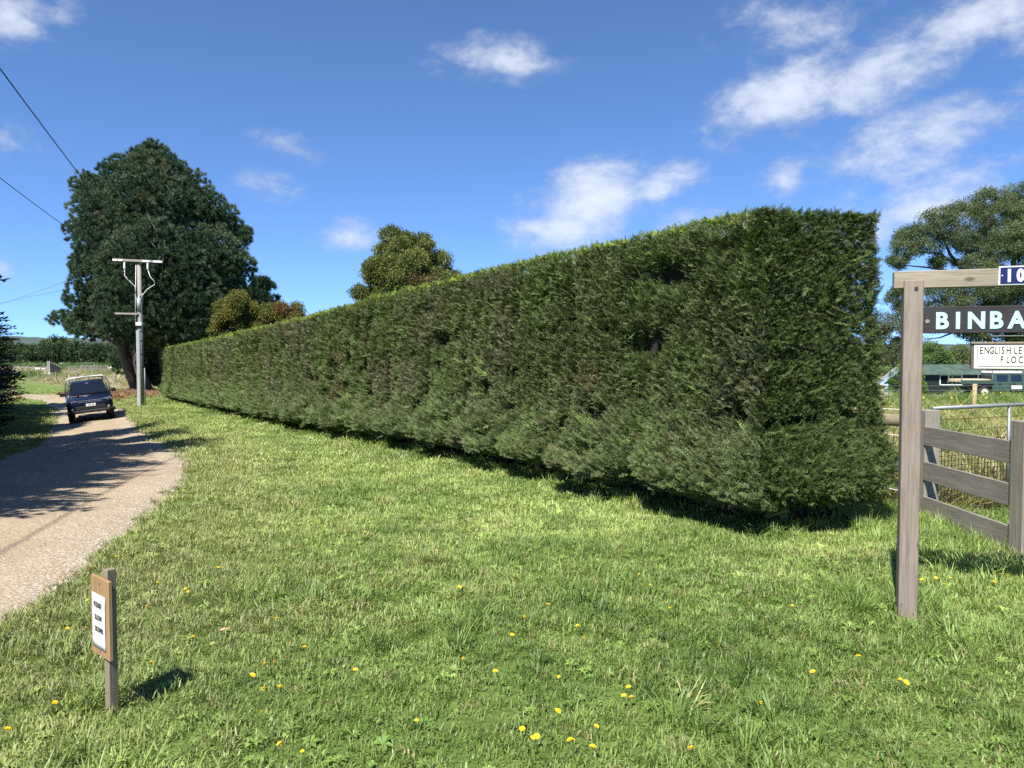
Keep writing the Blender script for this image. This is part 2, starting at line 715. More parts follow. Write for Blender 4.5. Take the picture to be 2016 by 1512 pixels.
M = {}
M['leaf'] = leaf_mat('leaf')
M['hedge_leaf'] = leaf_mat('hedge_leaf', 0.22, 0.5, 0.4)
M['grass_blade'] = leaf_mat('grass_blade', 0.30, 0.48, 0.45)
M['needle'] = leaf_mat('needle', 0.12, 0.55, 0.3)
M['bark'] = bark_mat('bark', (0.16, 0.125, 0.10))
M['pale_bark'] = bark_mat('pale_bark', (0.30, 0.27, 0.235))
M['shade_core'] = bark_mat('shade_core', (0.020, 0.023, 0.013), 30)  # near-black fill: the shade inside crowns and hedge put into a colour
M['post_wood'] = wood('post_wood', (0.150, 0.118, 0.094), (0.265, 0.215, 0.175), 2)
M['beam_wood'] = wood('beam_wood', (0.170, 0.143, 0.105), (0.31, 0.265, 0.20), 0)
M['board_wood'] = wood('board_wood', (0.135, 0.122, 0.102), (0.27, 0.245, 0.208), 1, knots=True)
M['old_post'] = wood('old_post', (0.145, 0.125, 0.10), (0.28, 0.25, 0.205), 2, 30, crack=0.9)
M['log_wood'] = wood('log_wood', (0.11, 0.085, 0.05), (0.24, 0.20, 0.13), 0, knots=False)
M['fence_post'] = wood('fence_post', (0.22, 0.16, 0.08), (0.40, 0.31, 0.18), 2, knots=False)
M['black_board'] = wood('black_board', (0.010, 0.010, 0.010), (0.042, 0.040, 0.042), 0, 30)
M['pine_board'] = wood('pine_board', (0.22, 0.125, 0.055), (0.35, 0.22, 0.105), 2, 14, knots=False)
M['stake'] = wood('stake', (0.14, 0.11, 0.075), (0.27, 0.22, 0.16), 2, 34, knots=False)
M['pole_wood'] = wood('pole_wood', (0.17, 0.155, 0.135), (0.34, 0.32, 0.29), 2, 16, knots=False)
M['grey_plank'] = wood('grey_plank', (0.15, 0.13, 0.11), (0.32, 0.29, 0.25), 0, 10, knots=False)
M['galv'] = plain('galvanised_steel', (0.22, 0.24, 0.25), 0.55, 0.5, var=0.12, scale=30)
M['pole_steel'] = plain('pole_steel', (0.38, 0.41, 0.42), 0.55, 0.25, var=0.14, scale=5)
M['wire'] = plain('fence_wire', (0.045, 0.042, 0.038), 0.6, 0.5)
M['white_cord'] = plain('white_cord', (0.75, 0.73, 0.66), 0.7)
M['white_paint'] = plain('white_paint', (0.74, 0.74, 0.72), 0.5, var=0.06)
M['black_rubber'] = plain('black_rubber', (0.018, 0.018, 0.019), 0.8)
M['cable'] = plain('cable', (0.02, 0.02, 0.022), 0.6)


# ================================================================== the setting
RE = np.array([(-2.5, -14), (-2.55, -4), (-2.7, 1), (-2.86, 4.29), (-3.1, 5.4), (-3.4, 6.7), (-4.1, 9.6), (-5.1, 12.3),
               (-8, 17.8), (-15.2, 31), (-20.6, 40.5), (-27, 49.5), (-37, 55.5), (-60, 60), (-110, 66)], float)


def dense(P, step=0.25):
    out = []
    n = len(P)
    for i in range(n - 1):
        p0, p1, p2, p3 = P[max(i - 1, 0)], P[i], P[i + 1], P[min(i + 2, n - 1)]
        k = max(2, int(np.linalg.norm(p2 - p1) / step))
        m1 = (p2 - p0) * 0.5 * (np.linalg.norm(p2 - p1) / max(1e-6, 0.5 * np.linalg.norm(p2 - p0)) * 0.5)
        m2 = (p3 - p1) * 0.5 * (np.linalg.norm(p2 - p1) / max(1e-6, 0.5 * np.linalg.norm(p3 - p1)) * 0.5)
        for a in range(k):
            t = a / k
            out.append((2 * t ** 3 - 3 * t ** 2 + 1) * p1 + (t ** 3 - 2 * t ** 2 + t) * m1 + (-2 * t ** 3 + 3 * t ** 2) * p2 + (t ** 3 - t ** 2) * m2)
    out.append(P[-1])
    return np.array(out)


RED = dense(RE)
tan = np.gradient(RED, axis=0)
tan /= np.linalg.norm(tan, axis=1, keepdims=True)
RNL = np.stack([-tan[:, 1], tan[:, 0]], 1)             # to the far side of the road
ROADW = 3.1
RCL = RED + RNL * ROADW / 2


def road_dist(x, y):
    """distance from the road's centre line"""
    x, y = np.asarray(x, float).ravel(), np.asarray(y, float).ravel()
    C = RCL[::2]
    out = np.full(len(x), 1e9)
    for a in range(0, len(x), 4000):
        dx = x[a:a + 4000, None] - C[None, :, 0]
        dy = y[a:a + 4000, None] - C[None, :, 1]
        out[a:a + 4000] = np.sqrt((dx * dx + dy * dy).min(1))
    return out


def hedge_st(x, y):
    x, y = np.asarray(x, float), np.asarray(y, float)
    return (x - HO[0]) * HD[0] + (y - HO[1]) * HD[1], (x - HO[0]) * HN[0] + (y - HO[1]) * HN[1]


# gate corner and the line that parts lawn and paddock
GC = np.array([4.07, 7.50])
GD = np.array([0.912, 0.41])


def paddock(x, y):
    """0 lawn .. 1 dry paddock"""
    x, y = np.asarray(x, float), np.asarray(y, float)
    s, t = hedge_st(x, y)
    back = smooth(-1.75, -2.1, t)                       # behind the fence along the hedge
    gate_side = (x - GC[0]) * (-GD[1]) + (y - GC[1]) * GD[0]
    a = np.where(x < GC[0], back, smooth(-0.05, 0.3, gate_side))
    near = a * (1 - smooth(19, 27, y)) * (0.55 + 0.45 * fbm(x * 0.5, y * 0.5, 3.3))
    # the hay-coloured verge and stock yard paddock far down the drive
    far = smooth(0, 10, y - (76 + (x + 44) * -1.15)) * smooth(-30, -40, x) * (1 - smooth(180, 240, y))
    far = far * np.where(y < 175, 0.85, 0.3)
    return np.clip(near + far, 0, 1)


def axis(segs):
    out = [segs[0][0]]
    for a, b, st in segs:
        k = max(1, int(round((b - a) / st)))
        out += list(np.linspace(a, b, k + 1)[1:])
    return np.array(out)


gx = axis([(-6000, -1000, 1000), (-1000, -250, 75), (-250, -60, 6), (-60, -25, 1.0), (-25, 16, 0.4), (16, 45, 1.0), (45, 200, 8), (200, 1000, 80), (1000, 6000, 1000)])
gy = axis([(-1500, -100, 200), (-100, -12, 8), (-12, 40, 0.4), (40, 75, 1.0), (75, 260, 4), (260, 1000, 60), (1000, 7000, 1000)])
GX, GY = np.meshgrid(gx, gy, indexing='ij')
GZ = T(GX, GY)
rd = road_dist(GX, GY).reshape(GX.shape)
micro = (fbm(GX * 1.3, GY * 1.3, 0.5, 5) - 0.5) * 0.035 * (1 - smooth(60, 90, np.hypot(GX, GY)))
GZ2 = GZ + micro * smooth(1.6, 2.2, rd) - 0.045 * (1 - smooth(1.25, 1.75, rd))
gme = grid_mesh('ground', np.stack([GX, GY, GZ2], -1))
gme.polygons.foreach_set('use_smooth', [True] * len(gme.polygons))
a = gme.attributes.new('cover', 'FLOAT', 'POINT')
a.data.foreach_set('value', paddock(GX, GY).ravel().astype(np.float32))


def ground_mat():
    m, nt, b = mat_new('lawn_soil')
    v = coords(nt)
    big = tex_noise(nt, v, 0.35, 4.0, 0.6)
    mid = tex_noise(nt, v, 2.6, 5.0, 0.65)
    fine = tex_noise(nt, v, 38.0, 5.0, 0.7)
    green = ramp(nt, mid, [(0.3, (0.075, 0.130, 0.028)), (0.55, (0.125, 0.200, 0.042)), (0.75, (0.190, 0.245, 0.070))])
    green = mixc_(nt, 0.45, green, ramp(nt, big, [(0.35, (0.075, 0.125, 0.028)), (0.65, (0.155, 0.215, 0.06))]))
    dry = ramp(nt, mid, [(0.3, (0.17, 0.14, 0.06)), (0.55, (0.33, 0.27, 0.14)), (0.75, (0.42, 0.34, 0.19))])
    at_ = N_(nt, 'ShaderNodeAttribute', attribute_name='cover')
    fac = N_(nt, 'ShaderNodeMath', operation='ADD', use_clamp=True)
    nt.links.new(at_.outputs['Fac'], fac.inputs[0])
    mm = N_(nt, 'ShaderNodeMath', operation='MULTIPLY_ADD')
    nt.links.new(big, mm.inputs[0]); mm.inputs[1].default_value = 0.5; mm.inputs[2].default_value = -0.27
    nt.links.new(mm.outputs[0], fac.inputs[1])
    c = mixc_(nt, fac.outputs[0], green, dry)
    c = mixc_(nt, 1.0, c, ramp(nt, fine, [(0.25, (0.5, 0.5, 0.5)), (0.6, (1.15, 1.15, 1.15))]), 'MULTIPLY')
    nt.links.new(c, b.inputs['Base Color'])
    b.inputs['Roughness'].default_value = 1.0
    b.inputs['Specular IOR Level'].default_value = 0.1
    bump(nt, b, fine, 0.7, 0.03)
    return m


ground = obj('ground', gme, ground_mat())
tag(ground, 'gently sloping grassy ground of the farm', None, None, 'structure')

# --- gravel drive
across = np.linspace(0, 1, 15)
n = len(RED)
P = np.zeros((n, len(across), 3))
arc = np.concatenate([[0], np.cumsum(np.linalg.norm(np.diff(RED, axis=0), axis=1))])
wob_r = (fbm(arc * 0.9, 0.3, 0, 21) - 0.5) * 0.22 + (fbm(arc * 4, 0.3, 0, 22) - 0.5) * 0.16
wob_l = (fbm(arc * 0.9, 9.3, 0, 23) - 0.5) * 0.6 + (fbm(arc * 4, 5.3, 0, 24) - 0.5) * 0.22
for j, q in enumerate(across):
    off = q * ROADW + (1 - q) * wob_r + q * wob_l
    xy = RED + RNL * off[:, None]
    P[:, j, :2] = xy
    crown = 0.035 * (1 - (2 * q - 1) ** 2)
    rut = -0.02 * (math.exp(-((q - 0.27) / 0.09) ** 2) + math.exp(-((q - 0.74) / 0.09) ** 2))
    P[:, j, 2] = T(xy[:, 0], xy[:, 1]) + crown + rut + (fbm(xy[:, 0] * 3, xy[:, 1] * 3, 0, 31) - 0.5) * 0.02 - (0.035 if q in (0.0, 1.0) else 0)
rme = grid_mesh('gravel_drive', P)
rme.polygons.foreach_set('use_smooth', [True] * len(rme.polygons))
ra = rme.attributes.new('edge', 'FLOAT', 'POINT')
ev = np.repeat(np.abs(2 * across[None, :] - 1), n, 0)
ra.data.foreach_set('value', ev.ravel().astype(np.float32))


def gravel_mat():
    m, nt, b = mat_new('gravel_drive')
    v = coords(nt)
    big = tex_noise(nt, v, 0.9, 5.0, 0.65)
    mid = tex_noise(nt, v, 9.0, 6.0, 0.7)
    vo = N_(nt, 'ShaderNodeTexVoronoi')
    vo.inputs['Scale'].default_value = 42.0
    nt.links.new(v, vo.inputs['Vector'])
    base = ramp(nt, big, [(0.3, (0.345, 0.262, 0.160)), (0.55, (0.455, 0.358, 0.232)), (0.75, (0.54, 0.44, 0.30))])
    base = mixc_(nt, 0.35, base, ramp(nt, mid, [(0.3, (0.24, 0.18, 0.11)), (0.7, (0.55, 0.455, 0.33))]))
    stone = ramp(nt, vo.outputs['Color'], [(0.0, (0.27, 0.23, 0.185)), (0.5, (0.47, 0.40, 0.31)), (1.0, (0.66, 0.60, 0.50))])
    at_ = N_(nt, 'ShaderNodeAttribute', attribute_name='edge')
    e = ramp(nt, at_.outputs['Fac'], [(0.45, (0, 0, 0)), (0.92, (1, 1, 1))])
    sp = ramp(nt, tex_noise(nt, v, 5.0, 4.0, 0.7), [(0.44, (0, 0, 0)), (0.62, (1, 1, 1))])
    fac = mixc_(nt, 1.0, mixc_(nt, 0.82, e, sp, 'MULTIPLY'), (0.16, 0.16, 0.16), 'ADD')
    c = mixc_(nt, fac, base, stone)
    c = mixc_(nt, 0.8, c, ramp(nt, vo.outputs['Distance'], [(0.0, (1.08, 1.08, 1.08)), (0.6, (0.62, 0.6, 0.58))]), 'MULTIPLY')
    nt.links.new(c, b.inputs['Base Color'])
    b.inputs['Roughness'].default_value = 0.95
    b.inputs['Specular IOR Level'].default_value = 0.2
    h = N_(nt, 'ShaderNodeMath', operation='SUBTRACT')
    nt.links.new(mid, h.inputs[0]); nt.links.new(vo.outputs['Distance'], h.inputs[1])
    bump(nt, b, h.outputs[0], 0.5, 0.02)
    return m


road = obj('gravel_drive', rme, gravel_mat())
tag(road, 'tan gravel drive curving away past the lawn', None, None, 'structure')

# --- low wooded hills on the horizon
for nm, y0, prof, seed in (('hills', 1900, [(-2200, 20), (-1500, 42), (-1150, 46), (-1050, 50), (-900, 40), (-500, 30), (0, 24), (800, 30), (1100, 26), (1500, 36), (2600, 20)], 3),):
    xs = np.linspace(-2600, 3000, 240)
    hh = np.interp(xs, [p[0] for p in prof], [p[1] for p in prof]) * (0.85 + 0.3 * fbm(xs * 0.004, 0, 0, seed)) + 5 * fbm(xs * 0.03, 2, 0, seed)
    rows = []
    for fr, dy in ((0.0, -500), (0.45, -250), (0.85, -80), (1.0, 0), (0.8, 200), (0.0, 700)):
        z = hh * fr - 3 + (fbm(xs * 0.02, dy, 0, seed + 9) - 0.5) * 8 * (fr > 0)
        rows.append(np.stack([xs, np.full_like(xs, y0 + dy), z], -1))
    hm, nt, b = mat_new('wooded_hill')
    v = coords(nt)
    n1 = tex_noise(nt, v, 0.03, 6.0, 0.7)
    nt.links.new(ramp(nt, n1, [(0.3, (0.030, 0.048, 0.045)), (0.6, (0.065, 0.085, 0.070)), (0.75, (0.12, 0.14, 0.09))]), b.inputs['Base Color'])
    b.inputs['Roughness'].default_value = 1.0
    hme = grid_mesh('hills', np.stack(rows, 1))
    hme.polygons.foreach_set('use_smooth', [True] * len(hme.polygons))
    tag(obj('hills', hme, hm), 'low wooded hills on the horizon', None, None, 'structure')


# ================================================================== small meshes that are copied
def leaf_quad(V, Fc, base, d, w, length, up, fold=0.0):
    """a pointed leaf: diamond of two triangles"""
    d, up = Vector(d).normalized(), Vector(up)
    s = d.cross(up)
    if s.length < 1e-4:
        s = d.cross(Vector((1, 0.3, 0.2)))
    s.normalize()
    n_ = s.cross(d)
    b = Vector(base)
    i = len(V)
    V += [b, b + d * length * 0.45 + s * w * 0.5 - n_ * fold, b + d * length, b + d * length * 0.45 - s * w * 0.5 - n_ * fold]
    Fc += [(i, i + 1, i + 2, i + 3)]


def blade(V, Fc, base, az, lean, length, w, curl):
    """a grass blade of two segments that bends over"""
    b = Vector(base)
    h = Vector((math.cos(az), math.sin(az), 0))
    s = Vector((-math.sin(az), math.cos(az), 0)) * w * 0.5
    d1 = (Vector((0, 0, 1)) * math.cos(lean) + h * math.sin(lean))
    d2 = (Vector((0, 0, 1)) * math.cos(lean + curl) + h * math.sin(lean + curl))
    p1 = b + d1 * length * 0.55
    p2 = p1 + d2 * length * 0.45
    i = len(V)
    V += [b - s, b + s, p1 + s * 0.85, p1 - s * 0.85, p2]
    Fc += [(i, i + 1, i + 2, i + 3), (i + 3, i + 2, i + 4)]


pr = random.Random(5)


def frond(seed, length=0.15, spread=0.07, width=0.011, curl=0.02, droop=0.0):
    """flat conifer spray growing along +Z, its side twigs in the XZ plane"""
    q = random.Random(seed)
    V, Fc = [], []
    n = 9
    for k in range(n):
        t = k / n
        z = length * t
        c = Vector((q.uniform(-.004, .004), curl * t * t, z))
        for sgn in (-1, 1):
            L = spread * (1 - 0.65 * t) * q.uniform(0.7, 1.15)
            d = Vector((sgn * q.uniform(0.6, 0.95), q.uniform(-0.35, 0.35), q.uniform(0.65, 1.1)))
            leaf_quad(V, Fc, c, d, width * q.uniform(0.8, 1.3), L, (0, 1, 0), 0.002)
            if L > 0.03:
                mid = c + d.normalized() * L * 0.45
                leaf_quad(V, Fc, mid, Vector((sgn * 0.15, q.uniform(-.4, .4), 1)), width * 0.9, L * 0.55, (0, 1, 0), 0.002)
                leaf_quad(V, Fc, mid, Vector((sgn * 1.0, q.uniform(-.4, .4), 0.25)), width * 0.9, L * 0.45, (0, 1, 0), 0.002)
    leaf_quad(V, Fc, (0, 0, 0), (0, curl, 1), width * 0.8, length * 1.12, (0, 1, 0))
    return V, Fc


HEDGE_P = [proto('hedge_spray', *frond(s, 0.095 + 0.02 * (s % 3), 0.05, 0.0072), M['hedge_leaf']) for s in range(6)]
SHOOT_P = [proto('hedge_shoot', *frond(40 + s, 0.26, 0.07, 0.0085, 0.03), M['hedge_leaf']) for s in range(3)]
CYPRESS_P = [proto('cypress_spray', *frond(80 + s, 1.0, 0.36, 0.055, -0.12), M['needle']) for s in range(4)]


def tuft(seed, n, length, w, cone=1.25):
    """pine shoot: needles raying out round +Z"""
    q = random.Random(seed)
    V, Fc = [], []
    for k in range(n):
        a = q.uniform(0, 2 * math.pi)
        tilt = q.uniform(0.1, cone)
        d = Vector((math.sin(tilt) * math.cos(a), math.sin(tilt) * math.sin(a), math.cos(tilt)))
        base = Vector((0, 0, q.uniform(0, 0.35) * length)) - d * 0.02
        leaf_quad(V, Fc, base, d, w, length * q.uniform(0.7, 1.1), (q.uniform(-1, 1), q.uniform(-1, 1), 0.2))
    return V, Fc


PINE_P = [proto('pine_shoot', *tuft(s, 60, 0.42, 0.032), M['needle']) for s in range(4)]


def leafball(seed, n, rad, lw, ll, hang=0.0):
    """a twig end with leaves all round"""
    q = random.Random(seed)
    V, Fc = [], []
    for k in range(n):
        a, z = q.uniform(0, 2 * math.pi), q.uniform(-0.6, 1)
        rr = math.sqrt(max(0, 1 - z * z))
        d = Vector((rr * math.cos(a), rr * math.sin(a), z))
        base = d * rad * q.uniform(0.15, 1.0)
        dd = (d + Vector((q.uniform(-.8, .8), q.uniform(-.8, .8), q.uniform(-.8, .8) - hang))).normalized()
        leaf_quad(V, Fc, base, dd, lw * q.uniform(.7, 1.2), ll * q.uniform(.7, 1.2), (q.uniform(-1, 1), q.uniform(-1, 1), q.uniform(0, 1)), 0.1 * lw)
    return V, Fc


BROAD_P = [proto('leafy_twig', *leafball(s, 46, 0.24, 0.055, 0.10), M['leaf']) for s in range(4)]
GUM_P = [proto('gum_leaf_twig', *leafball(20 + s, 46, 0.48, 0.075, 0.22, 0.7), M['leaf']) for s in range(4)]
BIG_P = [proto('far_leaf_clump', *leafball(30 + s, 40, 0.9, 0.34, 0.55), M['leaf']) for s in range(4)]


def grass_tuft(seed, n, rad, h0, h1, w, lean=0.55, curl=0.7):
    q = random.Random(seed)
    V, Fc = [], []
    for k in range(n):
        a = q.uniform(0, 2 * math.pi)
        r = rad * math.sqrt(q.random())
        blade(V, Fc, (r * math.cos(a), r * math.sin(a), -0.01), a + q.uniform(-1.4, 1.4), q.uniform(0.05, lean) + 0.3 * q.random() ** 2,
              q.uniform(h0, h1), w * q.uniform(0.7, 1.2), q.uniform(0.1, curl))
    return V, Fc


LAWN_P = [proto('lawn_tuft', *grass_tuft(s, 40, 0.085, 0.025, 0.060, 0.0060, 1.0, 1.1), M['grass_blade']) for s in range(5)]
LAWN_FAR_P = [proto('lawn_tuft_broad', *grass_tuft(10 + s, 46, 0.17, 0.028, 0.062, 0.0095, 1.0, 1.1), M['grass_blade']) for s in range(4)]
LONG_P = [proto('long_tuft', *grass_tuft(20 + s, 34, 0.07, 0.09, 0.22, 0.0075, 0.7, 1.1), M['grass_blade']) for s in range(4)]
DRY_P = [proto('dry_tuft', *grass_tuft(30 + s, 36, 0.14, 0.16, 0.46, 0.010, 0.45, 0.6), M['grass_blade']) for s in range(4)]


def weed(seed, n, length, w, lift):
    q = random.Random(seed)
    V, Fc = [], []
    for k in range(n):
        a = 2 * math.pi * k / n + q.uniform(-.3, .3)
        L = length * q.uniform(.6, 1.1)
        h = Vector((math.cos(a), math.sin(a), 0))
        s = Vector((-math.sin(a), math.cos(a), 0)) * w * 0.5 * q.uniform(.8, 1.2)
        z1, z2 = lift * q.uniform(.6, 1.3), lift * q.uniform(0.2, 1.0)
        i = len(V)
        V += [Vector((0, 0, 0.005)), h * L * .5 + s + Vector((0, 0, z1)), h * L + Vector((0, 0, z2)), h * L * .5 - s + Vector((0, 0, z1)), h * L * .5 + Vector((0, 0, z1 - w * .12))]
        Fc += [(i, i + 1, i + 4), (i + 1, i + 2, i + 4), (i + 2, i + 3, i + 4), (i + 3, i, i + 4)]
    return V, Fc


WEED_P = [proto('broad_leaf_weed', *weed(s, 7, 0.10, 0.032, 0.035), M['grass_blade']) for s in range(3)]
CLOVER_P = [proto('clover_patch', *[x for x in (lambda VF: VF)(weed(9 + s, 14, 0.055, 0.022, 0.03))], M['grass_blade']) for s in range(2)]


def pebble(seed):
    q = random.Random(seed)
    bm = bmesh.new()
    bmesh.ops.create_icosphere(bm, subdivisions=1, radius=0.5)
    for v in bm.verts:
        v.co *= q.uniform(0.75, 1.15)
        v.co.z *= 0.62
    bm.verts.index_update()
    r = ([v.co.copy() for v in bm.verts], [[v.index for v in f.verts] for f in bm.faces])
    bm.free()
    return r


def stone_mat():
    m, nt, b = mat_new('gravel_stone')
    at_ = N_(nt, 'ShaderNodeAttribute', attribute_type='INSTANCER', attribute_name='tint')
    g = N_(nt, 'ShaderNodeNewGeometry')
    nn = tex_noise(nt, g.outputs['Position'], 60.0, 3.0)
    nt.links.new(mixc_(nt, 1.0, at_.outputs['Color'], ramp(nt, nn, [(0.3, (.75,) * 3), (0.7, (1.2,) * 3)]), 'MULTIPLY'), b.inputs['Base Color'])
    b.inputs['Roughness'].default_value = 0.9
    return m


M['stone'] = stone_mat()
PEBBLE_P = [proto('pebble', *pebble(s), M['stone']) for s in range(5)]

# ================================================================== lawn
LUSH = np.array([0.162, 0.238, 0.058])
PALE = np.array([0.350, 0.428, 0.135])
DEEP = np.array([0.085, 0.160, 0.036])
STRAW = np.array([0.40, 0.33, 0.17])


def in_view(x, y, margin=1.8):
    return (np.abs(x) < 0.68 * np.abs(y) + margin) & (y > 1.2)


def lawn_tint(x, y, straw=1.0):
    big = fbm(x * 0.55, y * 0.55, 0, 41)
    mid = fbm(x * 2.2, y * 2.2, 0, 43)
    s, t = hedge_st(x, y)
    # mown paler and more worn along the hedge and in the middle of the lawn
    pale = np.clip(smooth(0.36, 0.60, big) * 0.8 + 0.55 * smooth(2.8, 1.0, np.abs(t - 2.4)) * smooth(-4, 2, s), 0, 1)
    c = LUSH * (1 - pale[:, None]) + PALE * pale[:, None]
    dk = smooth(0.52, 0.72, mid)[:, None] * 0.55
    c = c * (1 - dk) + DEEP * dk
    st = (rng.random(len(x)) < straw * (0.08 + 0.20 * smooth(0.6, 0.75, fbm(x * 1.1, y * 1.1, 0, 47))))[:, None] * rng.uniform(0.3, 0.8, (len(x), 1))
    c = c * (1 - st) + STRAW * st
    worn = (np.exp(-((road_dist(x, y) - 2.0) / 1.0) ** 2) * 0.6)[:, None]
    c = c * (1 - worn) + (STRAW * 0.55 + LUSH * 0.45) * worn
    return c * rng.uniform(0.86, 1.16, (len(x), 1))


def lawn_points(n, x0, x1, y0, y1, margin=1.6, dry_ok=False):
    x, y = rng.uniform(x0, x1, n), rng.uniform(y0, y1, n)
    s, t = hedge_st(x, y)
    k = in_view(x, y, margin) & (road_dist(x, y) > 1.42 + 0.16 * fbm(x * 2, y * 2, 0, 51))
    k &= ~((t < -0.15) & (t > -1.0) & (s > 0.1) & (s < HLEN))
    for bx_, by_, br_ in ((-1.83, 3.40, 0.07), (2.41, 4.62, 0.10), (4.0, 5.95, 0.11)):
        k &= (x - bx_) ** 2 + (y - by_ + 0.03) ** 2 > br_ ** 2
    if not dry_ok:
        k &= paddock(x, y) < 0.35
    return x[k], y[k]


def ground_z(x, y):
    return T(x, y) + (fbm(x * 1.3, y * 1.3, 0.5, 5) - 0.5) * 0.035


def upright(n, wob=0.18):
    D = np.stack([rng.normal(0, wob, n), rng.normal(0, wob, n), np.ones(n)], 1)
    a = rng.uniform(0, 2 * math.pi, n)
    flat = np.stack([np.cos(a), np.sin(a), np.zeros(n)], 1)
    return frames(D, flat=flat)


parts = []
for n_, x0, x1, y0, y1, sc_ in ((9500, -5, 5, 1.6, 4.6, 0.92), (13500, -7, 8, 4.4, 7.6, 1.05), (9000, -9, 9, 7.4, 12, 1.35)):
    x, y = lawn_points(n_, x0, x1, y0, y1)
    parts.append((x, y, rng.uniform(0.75, 1.3, len(x)) * sc_))
x = np.concatenate([p[0] for p in parts]); y = np.concatenate([p[1] for p in parts]); s_ = np.concatenate([p[2] for p in parts])
hz = 0.7 + 0.75 * fbm(x * 1.5, y * 1.5, 0, 61)
lawn = scatter('lawn_grass', np.stack([x, y, ground_z(x, y)], 1), upright(len(x)), np.stack([s_, s_, s_ * hz], 1), LAWN_P, lawn_tint(x, y))
tag(lawn, 'short mown green lawn grass between drive and hedge', 'grass')
parts = []
for n_, x0, x1, y0, y1, sc_ in ((9000, -12, 6, 11, 20, 1.25), (13000, -26, -2, 18, 48, 1.9), (5000, -60, -14, 40, 75, 3.0)):
    x, y = lawn_points(n_, x0, x1, y0, y1, 3)
    parts.append((x, y, rng.uniform(0.75, 1.3, len(x)) * sc_))
x = np.concatenate([p[0] for p in parts]); y = np.concatenate([p[1] for p in parts]); s_ = np.concatenate([p[2] for p in parts])
lawn2 = scatter('verge_grass', np.stack([x, y, ground_z(x, y)], 1), upright(len(x)), np.stack([s_, s_, np.minimum(s_, 1.5)], 1), LAWN_FAR_P, lawn_tint(x, y))
tag(lawn2, 'green verge grass running down beside the long hedge', 'grass')
# longer tufts: scattered, thick along the fence, round the posts and under the hedge
x, y = lawn_points(5200, -6, 7.5, 2.0, 9.5)
keep = (fbm(x * 1.2, y * 1.2, 0, 71) > 0.60) & (rng.random(len(x)) < 0.55)
x, y = x[keep], y[keep]
q = 620
fx = np.concatenate([rng.normal(3.75, 0.35, q), rng.normal(3.55, 0.4, 500), rng.normal(2.52, 0.16, 24), rng.normal(-1.93, 0.08, 12)])
fy = np.concatenate([rng.uniform(5.0, 7.7, q), rng.normal(7.6, 0.35, 500), rng.normal(4.86, 0.12, 24), rng.normal(3.52, 0.08, 12)])
us = rng.uniform(-0.4, 30, 900)
un = rng.normal(0.0, 0.12, 900)
hx, hy = HO[0] + HD[0] * us + HN[0] * un, HO[1] + HD[1] * us + HN[1] * un
rx = rng.uniform(2.0, 5.0, 900); ry = rng.uniform(3.2, 5.2, 900)
kk = fbm(rx * 1.4, ry * 1.4, 0, 72) > 0.5
x = np.concatenate([x, fx, hx, rx[kk]]); y = np.concatenate([y, fy, hy, ry[kk]])
k = in_view(x, y, 1.5) & (paddock(x, y) < 0.5)
x, y = x[k], y[k]
sc_ = rng.uniform(0.45, 1.0, len(x))
tall = scatter('long_grass', np.stack([x, y, ground_z(x, y)], 1), upright(len(x), 0.25), sc_, LONG_P, lawn_tint(x, y) * np.array([0.92, 1.0, 0.9]))
tag(tall, 'longer green grass tufts round the posts and fence', 'grass')
# broad-leaved weeds and clover
x, y = lawn_points(5200, -5, 7, 1.8, 10)
keep = rng.random(len(x)) < 0.2 + 0.5 * (fbm(x * 1.3, y * 1.3, 0, 81) > 0.55)
x, y = x[keep], y[keep]
c = lawn_tint(x, y, 0.0) * np.array([1.05, 1.15, 0.95])
w1 = scatter('lawn_weeds', np.stack([x, y, ground_z(x, y) + 0.012], 1), upright(len(x), 0.2), rng.uniform(0.3, 0.65, len(x)), WEED_P + CLOVER_P, c)
tag(w1, 'small broad-leaved weeds and clover in the lawn', 'weeds')

# dry paddock grass behind the fence
x, y = rng.uniform(2, 22, 16000), rng.uniform(7.4, 32, 16000)
k = (paddock(x, y) > 0.3) | ((y > 18) & (hedge_st(x, y)[1] < -2.2))
k &= (np.abs(x) < 0.70 * y + 1.5) & (x > 0.36 * y)
x, y = x[k], y[k]
mixv = np.clip(fbm(x * 0.6, y * 0.6, 0, 91) * 1.5 - 0.28 - smooth(19, 25, y) * 0.5, 0, 1)[:, None]
c = STRAW * np.array([1.05, 1.0, 0.9]) * mixv + np.array([0.14, 0.21, 0.05]) * (1 - mixv)
c *= rng.uniform(0.75, 1.25, (len(x), 1))
hs = rng.uniform(0.5, 1.1, len(x)) * (1 - 0.76 * smooth(12, 20, y))
dryg = scatter('paddock_grass', np.stack([x, y, T(x, y)], 1), upright(len(x), 0.25), np.stack([rng.uniform(.9, 1.6, len(x)) * (1 + y / 25)] * 2 + [hs], 1), DRY_P, c)
tag(dryg, 'tall straw-coloured grass in the paddock behind the gate', 'grass')
# verge hay by the far fence
x, y = rng.uniform(-110, -36, 9000), rng.uniform(78, 190, 9000)
k = (paddock(x, y) > 0.4) & (np.abs(x) < 0.70 * y)
x, y = x[k], y[k]
c = np.array([0.38, 0.33, 0.21]) * rng.uniform(0.7, 1.2, (len(x), 1))
gmix = (fbm(x * 0.06, y * 0.06, 0, 95) > 0.55)[:, None]
c = np.where(gmix, np.array([0.12, 0.19, 0.05]), c)
hay = scatter('far_hay_grass', np.stack([x, y, T(x, y)], 1), upright(len(x), 0.3), np.stack([rng.uniform(4, 8, len(x))] * 2 + [rng.uniform(0.4, 0.9, len(x))], 1), DRY_P, c)
tag(hay, 'bleached long grass along the distant post fence', 'grass')
